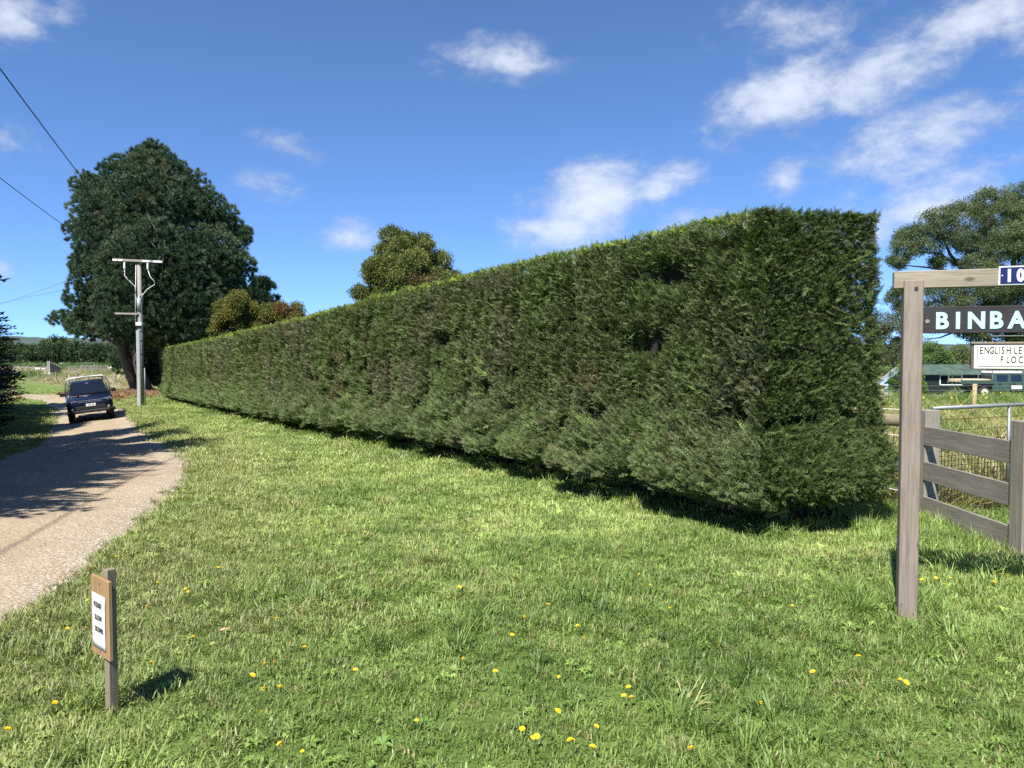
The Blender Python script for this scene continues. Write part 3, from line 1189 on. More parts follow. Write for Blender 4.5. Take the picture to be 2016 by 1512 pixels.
# yellow flowers too many to count over the far paddock
x, y = rng.uniform(10, 32, 1500), rng.uniform(22, 38, 1500)
k = (np.abs(x) < 0.69 * y) & (x > 0.46 * y) & (fbm(x * 0.4, y * 0.6, 0, 99) > 0.42)
x, y = x[k], y[k]
V, Fc = weed(77, 8, 0.05, 0.03, 0.0)
M['petal'] = plain('dandelion_petal', (0.86, 0.60, 0.015), 0.6, var=0.1)
FLP = [proto('field_flower', V, Fc, M['petal'])]
ff = scatter('paddock_flowers', np.stack([x, y, T(x, y) + rng.uniform(0.12, 0.3, len(x))], 1), upright(len(x), 0.5), rng.uniform(0.6, 1.2, len(x)), FLP, np.ones((len(x), 3)))
tag(ff, 'yellow flowers dotting the paddock before the shed', 'flowers')

# loose gravel: thick along the edges of the drive, thin on its middle
k1 = 9000
i = rng.integers(0, np.searchsorted(RED[:, 1], 26), k1)
off = np.where(rng.random(k1) < 0.72, np.abs(rng.normal(0.12, 0.26, k1)), np.where(rng.random(k1) < 0.4, ROADW - np.abs(rng.normal(0.1, 0.3, k1)), rng.uniform(0, ROADW, k1)))
px = RED[i, 0] + RNL[i, 0] * off + rng.normal(0, .1, k1); py = RED[i, 1] + RNL[i, 1] * off + rng.normal(0, .1, k1)
k = in_view(px, py, 1.2)
px, py = px[k], py[k]
tone = rng.uniform(0.55, 1.15, (len(px), 1)) * np.array([0.52, 0.44, 0.34])
q_ = np.clip(np.abs(np.sqrt(np.maximum(0, 0)) + off[k] / ROADW * 2 - 1), 0, 1)
pz = T(px, py) + 0.035 * (1 - q_ ** 2) - 0.004
sz = np.clip(rng.lognormal(-4.4, 0.42, len(px)), 0.005, 0.036)
st = scatter('loose_gravel', np.stack([px, py, pz], 1), upright(len(px), 0.3), sz, PEBBLE_P, tone)
tag(st, 'loose pale gravel stones along the edge of the drive', 'gravel')


# ================================================================== the clipped hedge
hb = np.array([HO[0], HO[1], Tz(*HO)])
hedge = thing('cypress_hedge', 'long tall clipped green cypress hedge with square end beside the lawn', 'hedge', tuple(hb))
END = np.array([3.40, 7.33])
ED = (END - HO) / np.linalg.norm(END - HO)
EN = np.array([ED[1], -ED[0]])
ELEN = float(np.linalg.norm(END - HO))
seams = np.cumsum(rng.uniform(1.15, 1.95, 40))
seam_d = rng.uniform(0.08, 0.24, 40)
npk = 78
pk_u = np.concatenate([rng.uniform(0.2, 14, 58), rng.uniform(14, 40, npk - 58)])
pk_v = np.concatenate([rng.uniform(0.22, 0.95, 42), rng.uniform(0.9, 2.7, 16), rng.uniform(0.2, 2.6, npk - 58)])
pk_r = rng.uniform(0.06, 0.15, npk)
pk_s = rng.uniform(0.8, 2.0, npk)


def front_depth(u, v):
    d = (fbm(u * 1.1, v * 1.1, 0, 101) - 0.5) * 0.16 + (fbm(u * 4.2, v * 4.2, 0, 103) - 0.5) * 0.12
    sd = np.min(np.abs(u[:, None] - seams[None, :] - 0.06 * np.sin(v[:, None] * 2.2 + seams[None, :] * 7)), 1)
    skirt = 0.46 * np.exp(-((v - 0.40) / 0.36) ** 2) * (0.45 + 1.1 * fbm(u * 0.9, 0.4, 0, 105)) * (1 - 0.6 * smooth(12, 30, u))
    under = -0.55 * smooth(0.36, 0.08, v) * (0.6 + 0.9 * fbm(u * 1.6, 3.1, 0, 107))
    si = np.argmin(np.abs(u[:, None] - seams[None, :]), 1)
    arch = smooth(0.0, 0.55, sd)
    skirt = skirt * (0.62 + 0.45 * arch)
    seam = -seam_d[si] * np.exp(-(sd / 0.075) ** 2) * smooth(0, 8, u + 3)
    pk = np.zeros_like(u)
    for a, b, r_, st_ in zip(pk_u, pk_v, pk_r, pk_s):
        rr = ((u - a) / (r_ * st_)) ** 2 + ((v - b) / r_) ** 2
        pk = np.maximum(pk, np.exp(-rr))
    return d + skirt + under + seam - 0.34 * pk, pk, sd


C_GREEN = np.array([0.108, 0.142, 0.050])
C_GREY = np.array([0.146, 0.148, 0.082])
C_FRESH = np.array([0.140, 0.205, 0.055])
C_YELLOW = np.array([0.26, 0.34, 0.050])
C_DEEP = np.array([0.084, 0.118, 0.038])
C_BROWN = np.array([0.16, 0.10, 0.06])


def top_z(u, w):
    return HHIGH + (fbm(u * 0.8, w * 2, 0, 111) - 0.5) * 0.10 + (fbm(u * 5, w * 5, 0, 112) - 0.5) * 0.05


Pn, Dn, Fl, Sc, Tn, Pk = [], [], [], [], [], []


def emit(P, D, flat, S, Tt):
    Pn.append(P); Dn.append(D); Fl.append(flat); Sc.append(S); Tn.append(Tt)


def hz0(xy):
    return T(xy[:, 0], xy[:, 1])


n3 = np.array([HN[0], HN[1], 0.0]); d3 = np.array([HD[0], HD[1], 0.0]); up3 = np.array([0, 0, 1.0])
for cnt, u0, u1, scale, depth in ((24000, -0.05, 4.0, 0.84, 0.0), (26000, 4.0, 10.0, 0.98, 0.0), (21000, 10.0, 20.0, 1.35, 0.0), (18000, 20.0, 45.0, 2.0, 0.0),
                                  (12000, -0.05, 10, 1.1, 0.08), (8000, 10, 45, 1.9, 0.11)):
    u = rng.uniform(u0, u1, cnt)
    v = rng.uniform(0.02, HHIGH, cnt)
    dd, pk, sd = front_depth(u, v)
    keep = (rng.random(cnt) > pk * 0.75) & (v > 0.02 + (0.30 * fbm(u * 1.9, 1.7, 0, 109) + 0.30 * np.exp(-(sd / 0.28) ** 2) * fbm(u * 0.7, 4.4, 0, 119)) * (0.2 + 0.8 * smooth(26, 10, u)))
    u, v, dd, sd = u[keep], v[keep], dd[keep], sd[keep]
    m = len(u)
    bell = np.exp(-((v - 0.40) / 0.36) ** 2)
    ue = u - np.clip((0.7 - u) / 0.7, 0, 1) * 0.34 * bell * (1 - 0.9 * smooth(0.22, 0.0, v))
    xy = HO + HD * ue[:, None] + HN * (dd - 0.035 - depth)[:, None]
    zt = top_z(u, np.zeros(m))
    z = hz0(HO + HD * u[:, None]) + np.minimum(v, zt - 0.02)
    low = smooth(1.7, 0.3, v)[:, None]
    D = n3 * (0.75 + 0.10 * low) + up3 * (0.62 - 0.10 * low) + d3 * (0.05 + 0.58 * low) + rng.normal(0, 1.0, (m, 3)) * (0.48 - 0.04 * low)
    flat = up3 * 0.8 + n3 * 0.5 + rng.normal(0, 0.4, (m, 3))
    g = fbm(u * 0.55, v * 0.8, 0, 121)
    grey = smooth(0.38, 0.62, g)[:, None] * smooth(0.4, 1.4, v)[:, None] * (0.45 + 0.4 * smooth(0.5, 3, u))[:, None]
    c = C_GREEN * (1 - grey) + C_GREY * grey
    fr = ((fbm(u * 1.3, v * 1.3, 0, 123) > 0.60) * rng.uniform(0, 0.8, m) + 0.22 * smooth(1.5, 0.4, v) * rng.random(m) + 0.3 * smooth(8, 30, u))[:, None]
    fr = np.clip(fr, 0, 1)
    c = c * (1 - fr) + C_FRESH * fr
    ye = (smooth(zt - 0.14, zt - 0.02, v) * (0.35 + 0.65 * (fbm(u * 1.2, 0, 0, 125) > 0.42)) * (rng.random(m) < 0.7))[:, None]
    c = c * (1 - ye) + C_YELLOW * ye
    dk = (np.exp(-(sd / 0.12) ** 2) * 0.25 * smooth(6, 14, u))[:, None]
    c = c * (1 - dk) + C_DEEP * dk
    bp = (smooth(0.66, 0.76, fbm(u * 0.9 + 7, v * 1.4, 0, 127)) * 0.55 * rng.random(m))[:, None]
    c = c * (1 - bp) + C_BROWN * bp
    br = (rng.random(m) < 0.008)[:, None]
    c = np.where(br, C_BROWN, c) * rng.uniform(0.75, 1.25, (m, 1))
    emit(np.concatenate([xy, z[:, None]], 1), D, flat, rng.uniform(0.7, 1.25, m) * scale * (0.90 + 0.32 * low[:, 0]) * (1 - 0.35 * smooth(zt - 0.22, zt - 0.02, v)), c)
# square end
for cnt, depth in ((15000, 0.0), (6000, 0.08)):
    w = rng.uniform(-0.02, ELEN + 0.04, cnt)
    v = rng.uniform(0.08, HHIGH, cnt)
    d = (fbm(w * 2, v * 1.3, 0, 131) - 0.5) * 0.14 + (fbm(w * 6, v * 5, 0, 132) - 0.5) * 0.09 + 0.36 * np.exp(-((v - 0.45) / 0.36) ** 2) * (0.4 + fbm(w * 2, 0.1, 0, 133))
    d += -0.52 * smooth(0.36, 0.06, v) - 0.16 * np.exp(-(((v - 0.93 - 0.1 * w) / 0.05) ** 2)) * (fbm(w * 3, 5, 0, 134) > 0.42)
    bulge = 0.06 * np.sin(np.clip(v / HHIGH, 0, 1) * math.pi)
    keep = v > 0.06 + 0.36 * fbm(w * 3, 0.3, 0, 135)
    w, v, d, bulge = w[keep], v[keep], d[keep], bulge[keep]
    m = len(w)
    rag = np.where(w > ELEN - 0.12, bulge + rng.normal(0, 0.03, m), 0) - 0.30 * smooth(0.75, 0.15, v) * (w / ELEN) ** 2
    we = w - np.clip((0.5 - w) / 0.5, 0, 1) * 0.34 * np.exp(-((v - 0.42) / 0.36) ** 2) * (1 - 0.9 * smooth(0.22, 0.0, v))
    xy = HO + ED * (we + rag)[:, None] + EN * (d - 0.035 - depth)[:, None]
    zt = top_z(np.zeros(m), w)
    z = hz0(xy) + np.minimum(v, zt - 0.02)
    e3 = np.array([EN[0], EN[1], 0])
    D = e3 * 0.9 + up3 * 0.35 + rng.normal(0, 0.5, (m, 3)) + np.array([ED[0], ED[1], 0]) * (0.6 * (w / ELEN - 0.4))[:, None]
    flat = rng.normal(0, 1, (m, 3))
    fr = np.clip((fbm(w * 3, v * 2, 0, 137) > 0.62) * rng.uniform(0, 0.6, m) + 0.5 * smooth(1.1, 0.4, v) * rng.random(m), 0, 1)[:, None]
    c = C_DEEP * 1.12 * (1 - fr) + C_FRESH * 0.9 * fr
    c = np.where((rng.random(m) < 0.008)[:, None], C_BROWN, c) * rng.uniform(0.75, 1.25, (m, 1))
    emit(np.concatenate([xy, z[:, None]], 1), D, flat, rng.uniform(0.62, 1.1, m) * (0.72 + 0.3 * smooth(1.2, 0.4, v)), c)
# top and back
for cnt, u0, u1, scale in ((3800, 0, 8, 1.0), (4200, 8, 20, 1.4), (4200, 20, 45, 2.2)):
    u, w = rng.uniform(u0, u1, cnt), rng.uniform(-0.02, HTHICK, cnt)
    xy = HO + HD * u[:, None] - HN * w[:, None]
    z = hz0(HO + HD * u[:, None]) + top_z(u, w) - 0.04
    D = up3 * 1.0 + rng.normal(0, 0.4, (cnt, 3))
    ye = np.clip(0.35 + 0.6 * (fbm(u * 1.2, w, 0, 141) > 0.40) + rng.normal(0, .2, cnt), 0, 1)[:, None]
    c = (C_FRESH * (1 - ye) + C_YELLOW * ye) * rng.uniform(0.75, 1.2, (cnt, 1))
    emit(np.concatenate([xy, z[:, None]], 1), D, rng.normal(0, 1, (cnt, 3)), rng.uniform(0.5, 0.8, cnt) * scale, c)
for cnt, u0, u1, scale in ((4200, 0, 10, 1.4), (4500, 10, 45, 2.6)):
    u, v = rng.uniform(u0, u1, cnt), rng.uniform(0.2, HHIGH, cnt)
    xy = HO + HD * u[:, None] - HN * (HTHICK - 0.03 + (fbm(u * 3, v * 3, 0, 143) - .5) * .15)[:, None]
    z = hz0(xy) + v
    D = -n3 * 0.9 + up3 * 0.4 + rng.normal(0, 0.4, (cnt, 3))
    emit(np.concatenate([xy, z[:, None]], 1), D, rng.normal(0, 1, (cnt, 3)), rng.uniform(0.7, 1.2, cnt) * scale, C_GREEN * rng.uniform(0.7, 1.2, (cnt, 1)))
cnt = 1200
w, v = rng.uniform(0, HTHICK, cnt), rng.uniform(0.05, HHIGH, cnt)
xy = HO + HD * HLEN - HN * w[:, None]
emit(np.concatenate([xy, (hz0(xy) + v)[:, None]], 1), d3 + rng.normal(0, .4, (cnt, 3)), rng.normal(0, 1, (cnt, 3)), rng.uniform(1.4, 2.4, cnt), C_GREEN * rng.uniform(0.7, 1.2, (cnt, 1)))
P = np.concatenate(Pn) - hb
D = np.concatenate(Dn); FL = np.concatenate(Fl); S = np.concatenate(Sc); TI = np.concatenate(Tn)
hf = scatter('foliage', P, frames(D, flat=FL), S, HEDGE_P, TI, hedge)
# longer untrimmed shoots
cnt = 900
u = np.concatenate([rng.uniform(0.0, 8, 560), rng.uniform(8, 24, cnt - 560)]); v = np.where(rng.random(cnt) < 0.72, rng.uniform(0.15, 0.95, cnt), rng.uniform(0.9, 2.6, cnt))
dd, pk, sd = front_depth(u, v)
xy = HO + HD * u[:, None] + HN * (dd - 0.10)[:, None]
P1 = np.concatenate([xy, (hz0(xy) + v)[:, None]], 1)
D1 = n3 * 0.9 + up3 * 0.35 + d3 * 0.55 + rng.normal(0, 0.4, (cnt, 3))
c2 = 230
w = rng.uniform(0, ELEN, c2); v2 = np.where(rng.random(c2) < 0.75, rng.uniform(0.12, 0.95, c2), rng.uniform(0.9, 2.5, c2))
xy2 = HO + ED * (w - 0.12 * (v2 < 0.4))[:, None] + EN * (0.02 - 0.25 * smooth(0.45, 0.1, v2))[:, None]
P2 = np.concatenate([xy2, (hz0(xy2) + v2)[:, None]], 1)
D2 = np.array([EN[0], EN[1], 0]) * 0.8 + up3 * 0.25 + rng.normal(0, 0.5, (c2, 3))
tt = np.concatenate([np.where((rng.random((cnt, 1)) < 0.3), C_FRESH * 1.5, C_GREEN * 1.25), np.where(rng.random((c2, 1)) < 0.3, C_FRESH * 1.2, C_GREEN * 1.1)]) * rng.uniform(.8, 1.2, (cnt + c2, 1))
# a few bright young shoots
for uu, vv in ((2.55, 0.75), (2.45, 0.82), (5.0, 1.45), (4.9, 1.35), (9.6, 0.45), (1.2, 0.3)):
    xy3 = HO + HD * uu + HN * 0.08
    for q in range(5):
        P2 = np.concatenate([P2, [[xy3[0] + rng.normal(0, .06), xy3[1] + rng.normal(0, .06), Tz(*xy3) + vv + rng.normal(0, .06)]]])
        D2 = np.concatenate([D2, [n3 * 0.8 + up3 * 0.8 + d3 * 0.7 + rng.normal(0, .2, 3)]])
        tt = np.concatenate([tt, [np.array([0.19, 0.29, 0.07]) * rng.uniform(.8, 1.2)]])
PP, DD = np.concatenate([P1, P2]) - hb, np.concatenate([D1, D2])
scatter('young_shoots', PP, frames(DD, flat=np.tile(up3, (len(PP), 1))), rng.uniform(0.55, 1.0, len(PP)), SHOOT_P, tt, hedge)
# solid near-black core filling the hedge, its colour standing in for inner shade
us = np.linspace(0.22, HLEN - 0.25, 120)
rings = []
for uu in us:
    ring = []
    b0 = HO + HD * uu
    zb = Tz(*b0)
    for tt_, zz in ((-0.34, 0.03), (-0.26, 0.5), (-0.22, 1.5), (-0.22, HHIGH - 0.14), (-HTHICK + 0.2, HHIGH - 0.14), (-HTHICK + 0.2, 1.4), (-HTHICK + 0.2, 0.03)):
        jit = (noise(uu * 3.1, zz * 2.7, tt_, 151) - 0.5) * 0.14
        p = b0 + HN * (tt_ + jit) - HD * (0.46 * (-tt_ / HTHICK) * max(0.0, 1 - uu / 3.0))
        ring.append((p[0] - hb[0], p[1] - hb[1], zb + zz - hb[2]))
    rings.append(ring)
MB().loft(rings).build('shade_hull', M['shade_core'], hedge)
for k_ in range(9):
    b0 = HO + HD * (0.5 + k_ * 1.5) - HN * 0.6
    MB().tube([(b0[0] - hb[0], b0[1] - hb[1], Tz(*b0) - hb[2] - 0.05), (b0[0] - hb[0] + .03, b0[1] - hb[1], Tz(*b0) - hb[2] + 0.8)], [0.09, 0.06], 7, jag=.2).build('trunk', M['bark'], hedge)

# ================================================================== trees
def crown_points(lobes, n, seed, lump=0.25, shell=(0.70, 1.03), drop_inside=0.8, clump=None, bough_flat=0.8):
    q = np.random.default_rng(seed)
    L = np.array([l[:6] for l in lobes], float)
    if clump:
        # every lobe is broken into smaller boughs round its surface
        k, ratio = clump
        out = []
        for l in L:
            kk = max(5, int(k))
            for j in range(kk):
                d = q.normal(size=3)
                d[1] -= 0.25
                d /= np.linalg.norm(d)
                f = ratio * q.uniform(0.7, 1.25)
                out.append(np.concatenate([l[:3] + d * l[3:6] * (1.02 - f * 0.75), l[3:6] * f * np.array([1, 1, bough_flat])]))
        L = np.array(out)
    area = (L[:, 3] * L[:, 4] * L[:, 5]) ** (2 / 3)
    cnt = np.maximum(10, (n * area / area.sum()).astype(int))
    Ps, Ds = [], []
    for k, (l, c) in enumerate(zip(L, cnt)):
        d = q.normal(size=(c, 3))
        d /= np.linalg.norm(d, axis=1, keepdims=True)
        r = q.uniform(shell[0], shell[1], c) * (1 + lump * (fbm(d[:, 0] * 2.2 + k * 7, d[:, 1] * 2.2, d[:, 2] * 2.2, seed) - 0.5) * 2)
        p = l[:3] + d * l[3:6] * r[:, None]
        ins = np.zeros(c, bool)
        for j, l2 in enumerate(L):
            if j != k:
                ins |= (((p - l2[:3]) / l2[3:6]) ** 2).sum(1) < drop_inside ** 2
        Ps.append(p[~ins]); Ds.append((d / l[3:6])[~ins])
    P, D = np.concatenate(Ps), np.concatenate(Ds)
    return P, D / np.linalg.norm(D, axis=1, keepdims=True)


def blob(mb, c, r, seed, sub=2, amp=0.35):
    bm = bmesh.new()
    bmesh.ops.create_icosphere(bm, subdivisions=sub, radius=1.0)
    co = np.array([v.co for v in bm.verts])
    k = 1 + amp * (fbm(co[:, 0] * 2 + seed, co[:, 1] * 2, co[:, 2] * 2, seed) - 0.5) * 2
    co = co * k[:, None] * np.array(r) + np.array(c)
    bm.verts.index_update()
    mb.add(co, [[v.index for v in f.verts] for f in bm.faces])
    bm.free()


def tree(name, label, base, trunks, lobes, protos, n, size, tints, seed, mat, group=None, cat='tree', up=0.5, lump=0.25, shell=(0.70, 1.03), core=None, jitter=0.5, tnoise=0.25, clump=(9, 0.42), bough_flat=0.8, fill=0):
    """trunks: list of (points, radii); lobes: (x, y, z, rx, ry, rz) in the place"""
    b = np.array(base, float)
    t = thing(name, label, cat, tuple(b), 0, group)
    for i, (pts, rad) in enumerate(trunks):
        mb = MB().tube([Vector(p) - Vector(b) for p in pts], rad, 9 if max(rad) > 0.1 else 6, jag=0.25)
        mb.build('trunk' if max(rad) > 0.10 else 'branch', mat, t, True)
    P, D = crown_points(lobes, n, seed, lump, shell, 0.8, clump, bough_flat)
    if fill:
        # foliage deeper inside the crown
        Pf, Df = crown_points(lobes, fill, seed + 9, lump, (0.3, 0.86), 0.25)
        P, D = np.concatenate([P, Pf]), np.concatenate([D, Df])
    q = np.random.default_rng(seed + 1)
    D2 = D + np.array([0, 0, up]) + q.normal(0, jitter, P.shape)
    f = np.clip((fbm(P[:, 0] * tnoise * 4, P[:, 1] * tnoise * 4, P[:, 2] * tnoise * 4, seed + 3) - 0.3) * 2.2 + q.normal(0, 0.18, len(P)), 0, 1)[:, None]
    c = (np.array(tints[0]) * (1 - f) + np.array(tints[1]) * f) * q.uniform(0.78, 1.22, (len(P), 1))
    if len(tints) > 2:
        c = np.where((fbm(P[:, 0] * .8, P[:, 1] * .8, P[:, 2] * .8, seed + 5) > 0.66)[:, None], np.array(tints[2]) * q.uniform(.8, 1.2, (len(P), 1)), c)
    crown = scatter('crown', P - b, frames(D2), q.uniform(0.7, 1.25, len(P)) * size, protos, c, t)
    if core:  # opaque dark lumps block the view through; inner shade is in their colour
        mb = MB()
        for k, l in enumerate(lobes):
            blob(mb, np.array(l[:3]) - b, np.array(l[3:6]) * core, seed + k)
        o = mb.build('shade_core', M['shade_core'], t)
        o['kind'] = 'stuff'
    return t


def lobe(px, py, rpx, Y, dy=0.0, ry=None, fl=1.0):
    """a crown lobe centred behind a spot of the photograph at distance Y + dy, with its size in metres"""
    p = at(px, py, Y + dy)
    r_ = rpx / 1514.0 * Y
    return (p.x, p.y, p.z, r_, (ry or r_), r_ * fl)


# --- the big dark pine at the end of the hedge
PY = 56.0
pb = at(285, 772, PY)
pb.z = Tz(pb.x, pb.y)
L_ = [lobe(300, 455, 105, PY, 0), lobe(320, 575, 110, PY, 0), lobe(300, 303, 26, PY, 0), lobe(282, 328, 34, PY, -1), lobe(325, 332, 36, PY, 0), lobe(240, 350, 40, PY, -1), lobe(300, 365, 60, PY, -1.5), lobe(362, 362, 36, PY, 0), lobe(180, 372, 34, PY, 0), lobe(205, 420, 62, PY, -2), lobe(300, 420, 85, PY, -2.5),
      lobe(385, 410, 52, PY, 0), lobe(430, 440, 42, PY, 1), lobe(165, 450, 34, PY, 1, fl=.7), lobe(215, 500, 66, PY, -2.5), lobe(310, 520, 95, PY, -3.5), lobe(400, 510, 66, PY, -2),
      lobe(455, 520, 44, PY, 0), lobe(168, 525, 30, PY, 0, fl=.8), lobe(190, 580, 52, PY, -2), lobe(280, 600, 80, PY, -4), lobe(370, 600, 80, PY, -3), lobe(450, 580, 52, PY, 0),
      lobe(140, 632, 34, PY, 0, fl=.7), lobe(185, 640, 44, PY, -2, fl=.7), lobe(250, 648, 46, PY, -4, fl=.65), lobe(340, 652, 55, PY, -1, fl=.65), lobe(420, 640, 50, PY, 1), lobe(475, 465, 20, PY, 1),
      lobe(485, 610, 26, PY, 0), lobe(395, 672, 50, PY, 2, fl=.65), lobe(340, 690, 50, PY, 4, fl=.6), lobe(290, 690, 40, PY, 5, fl=.6), lobe(440, 690, 45, PY, 3, fl=.7), lobe(365, 735, 50, PY, 6), lobe(300, 730, 45, PY, 6), lobe(425, 735, 50, PY, 5), lobe(245, 715, 30, PY, 7)]
bx = pb.x
tr = [([(bx - 0.3, PY, pb.z - .2), (bx - 1.2, PY - .3, pb.z + 2.6), (bx - 1.9, PY - .3, pb.z + 6), (bx - 1.0, PY, pb.z + 12)], [0.55, 0.42, 0.34, 0.12]),
      ([(bx + 0.7, PY - .8, pb.z - .2), (bx + 0.1, PY - .9, pb.z + 1.6), (bx - 0.5, PY - .9, pb.z + 4.5), (bx + 0.3, PY - 1, pb.z + 9)], [0.45, 0.33, 0.26, 0.1]),
      ([(bx + 1.9, PY, pb.z - .2), (bx + 1.6, PY, pb.z + 2.6), (bx + 1.2, PY, pb.z + 8), (bx + .8, PY, pb.z + 16)], [0.6, 0.48, 0.38, 0.1]),
      ([(bx + 3.2, PY + 1, pb.z - .2), (bx + 3.4, PY + 1, pb.z + 3), (bx + 4.4, PY + 1, pb.z + 8)], [0.42, 0.34, 0.14])]
for a_, b_ in (((-1.9, 6), (-4.2, 9)), ((-1.2, 3), (-4.6, 4.2)), ((1.2, 8), (4.4, 10)), ((1.6, 3), (4.6, 6)), ((1.2, 9), (2.2, 13))):
    tr.append(([(bx + a_[0], PY + .3, pb.z + a_[1]), ((2 * bx + a_[0] + b_[0]) / 2, PY + .6, pb.z + (a_[1] + b_[1]) / 2 + .3), (bx + b_[0], PY + .8, pb.z + b_[1])], [0.17, 0.12, 0.05]))
# bare pale dead branches that show in front of the needles
for a_, b_ in (((0.0, 6.5), (0.5, 10.5)), ((0.4, 9), (-1.4, 11.4)), ((0.4, 8), (1.4, 10.2)), ((0.2, 10), (-.7, 12.2)), ((.5, 5.2), (1.0, 7.6)), ((.6, 4.6), (.2, 6.0))):
    tr.append(([(bx + 3.4 + a_[0], PY - 5.0, pb.z + a_[1]), ((2 * bx + 6.8 + a_[0] + b_[0]) / 2 + .15, PY - 5.2, pb.z + (a_[1] + b_[1]) / 2), (bx + 3.4 + b_[0], PY - 5.0, pb.z + b_[1])], [0.055, 0.045, 0.02]))
pine = tree('pine_tree', 'huge dark green pine with several trunks behind the power pole', pb, tr, L_, PINE_P, 40000, 0.70,
            [(0.040, 0.080, 0.045), (0.088, 0.134, 0.066), (0.112, 0.128, 0.064)], 201, M['bark'], up=1.1, lump=0.3, core=0.40, tnoise=0.12, clump=(24, 0.42), fill=16000)
L_ = [lobe(505, 575, 26, 72), lobe(522, 562, 14, 72), lobe(490, 610, 30, 72), lobe(525, 600, 22, 72)]
b_ = at(500, 740, 72); b_.z = Tz(b_.x, b_.y)
tree('pine_tree', 'small dark pine top poking out beside the huge pine', b_, [([tuple(b_), (b_.x, b_.y, b_.z + 5), (b_.x + .2, b_.y, b_.z + 8)], [.25, .2, .08])], L_, PINE_P, 700, 1.2,
     [(0.020, 0.045, 0.030), (0.040, 0.070, 0.040)], 205, M['bark'], up=0.7, lump=.35, core=0.6)

# --- olive green trees behind the hedge
Y_ = 37.0
L_ = [lobe(465, 610, 36, Y_), lobe(478, 590, 20, Y_), lobe(450, 645, 34, Y_, 0), lobe(510, 625, 34, Y_, .5), lobe(545, 615, 28, Y_, .8), lobe(530, 650, 40, Y_, .3), lobe(580, 615, 20, Y_, 1), lobe(590, 640, 26, Y_, .6)]
b_ = at(515, 800, Y_); b_.z = Tz(b_.x, b_.y)
tree('shrub_tree', 'low golden green bushy tree behind the far half of the hedge', b_, [([tuple(b_), (b_.x, b_.y, b_.z + 1.6), (b_.x - .6, b_.y, b_.z + 3.4)], [.16, .13, .05]), ([(b_.x, b_.y, b_.z + 1.0), (b_.x + .9, b_.y + .3, b_.z + 3.2)], [.11, .05])],
     L_, BROAD_P, 3000, 0.8, [(0.10, 0.115, 0.026), (0.21, 0.195, 0.040), (0.20, 0.125, 0.05)], 211, M['bark'], up=0.4, core=0.45, tnoise=.4)
Y_ = 23.0
L_ = [lobe(785, 500, 42, Y_), lobe(775, 475, 26, Y_), lobe(825, 495, 34, Y_, .2), lobe(760, 530, 40, Y_, -.2), lobe(850, 530, 40, Y_, .2), lobe(805, 545, 52, Y_, -.5), lobe(730, 540, 18, Y_), lobe(720, 585, 28, Y_, -.2), lobe(770, 580, 46, Y_, -.2), lobe(850, 580, 50, Y_), lobe(885, 545, 20, Y_, .3), lobe(800, 620, 70, Y_, 0.4)]
b_ = at(800, 840, Y_); b_.z = Tz(b_.x, b_.y)
tree('shrub_tree', 'round topped olive green tree behind the middle of the hedge', b_, [([tuple(b_), (b_.x, b_.y, b_.z + 2.0), (b_.x - .2, b_.y, b_.z + 4.6)], [.17, .13, .04]), ([(b_.x, b_.y, b_.z + 1.4), (b_.x + .8, b_.y, b_.z + 3.6)], [.11, .04]), ([(b_.x, b_.y, b_.z + 1.4), (b_.x - .8, b_.y, b_.z + 3.2)], [.1, .04])],
     L_, BROAD_P, 4600, 0.58, [(0.085, 0.115, 0.030), (0.20, 0.215, 0.055), (0.17, 0.14, 0.06)], 213, M['bark'], up=0.5, core=0.45, tnoise=.6)

# --- the windbreak of dark cypress along the other side of the drive
def cypress(x, y, h, r, label, seed, n=620, fine=1.0):
    z = Tz(x, y)
    t = thing('cypress_tree', label, 'tree', (x, y, z), 0, 'dark cypress trees along the drive')
    MB().tube([(0, 0, -.1), (.05, 0, h * .5), (0, .05, h * .96)], [.28, .17, .02], 8, jag=.2).build('trunk', M['bark'], t, True)
    q = np.random.default_rng(seed)
    hh = (1 - q.random(n) ** 0.62) * (h * 0.93) + 0.35
    a = q.uniform(0, 2 * math.pi, n)
    prof = np.interp(hh / h, [0.0, .05, .18, .35, .6, .85, 1.0], [0.62, .85, 1.0, .93, .66, .30, .03])
    rr = r * prof * (0.78 + 0.42 * fbm(np.cos(a) * 2 + seed, np.sin(a) * 2, hh * 0.9, seed)) * q.uniform(0.25, 1.0, n) ** 0.4
    dirs = np.stack([np.cos(a), np.sin(a), q.normal(0.10, 0.16, n)], 1)
    size = q.uniform(0.8, 1.45, n) * (0.55 + 0.45 * prof) * r / 3.6 * fine
    P = np.stack([np.cos(a) * rr, np.sin(a) * rr, hh], 1) - dirs * (size * 0.75)[:, None]
    c = (np.array([0.016, 0.030, 0.018]) + np.array([0.018, 0.026, 0.012]) * q.random((n, 1))) * q.uniform(.8, 1.2, (n, 1))
    scatter('crown', P, frames(dirs, flat=np.tile(up3, (n, 1))), size * 1.25, CYPRESS_P, c, t)
    rings = []  # solid dark hull behind the sprays, shade painted as its colour
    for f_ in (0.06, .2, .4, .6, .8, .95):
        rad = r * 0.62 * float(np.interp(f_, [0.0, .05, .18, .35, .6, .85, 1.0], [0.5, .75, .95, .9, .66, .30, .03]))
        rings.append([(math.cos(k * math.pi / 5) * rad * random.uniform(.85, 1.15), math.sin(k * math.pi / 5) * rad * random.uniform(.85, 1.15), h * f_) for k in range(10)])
    MB().loft(rings).build('shade_hull', M['shade_core'], t)
    return t


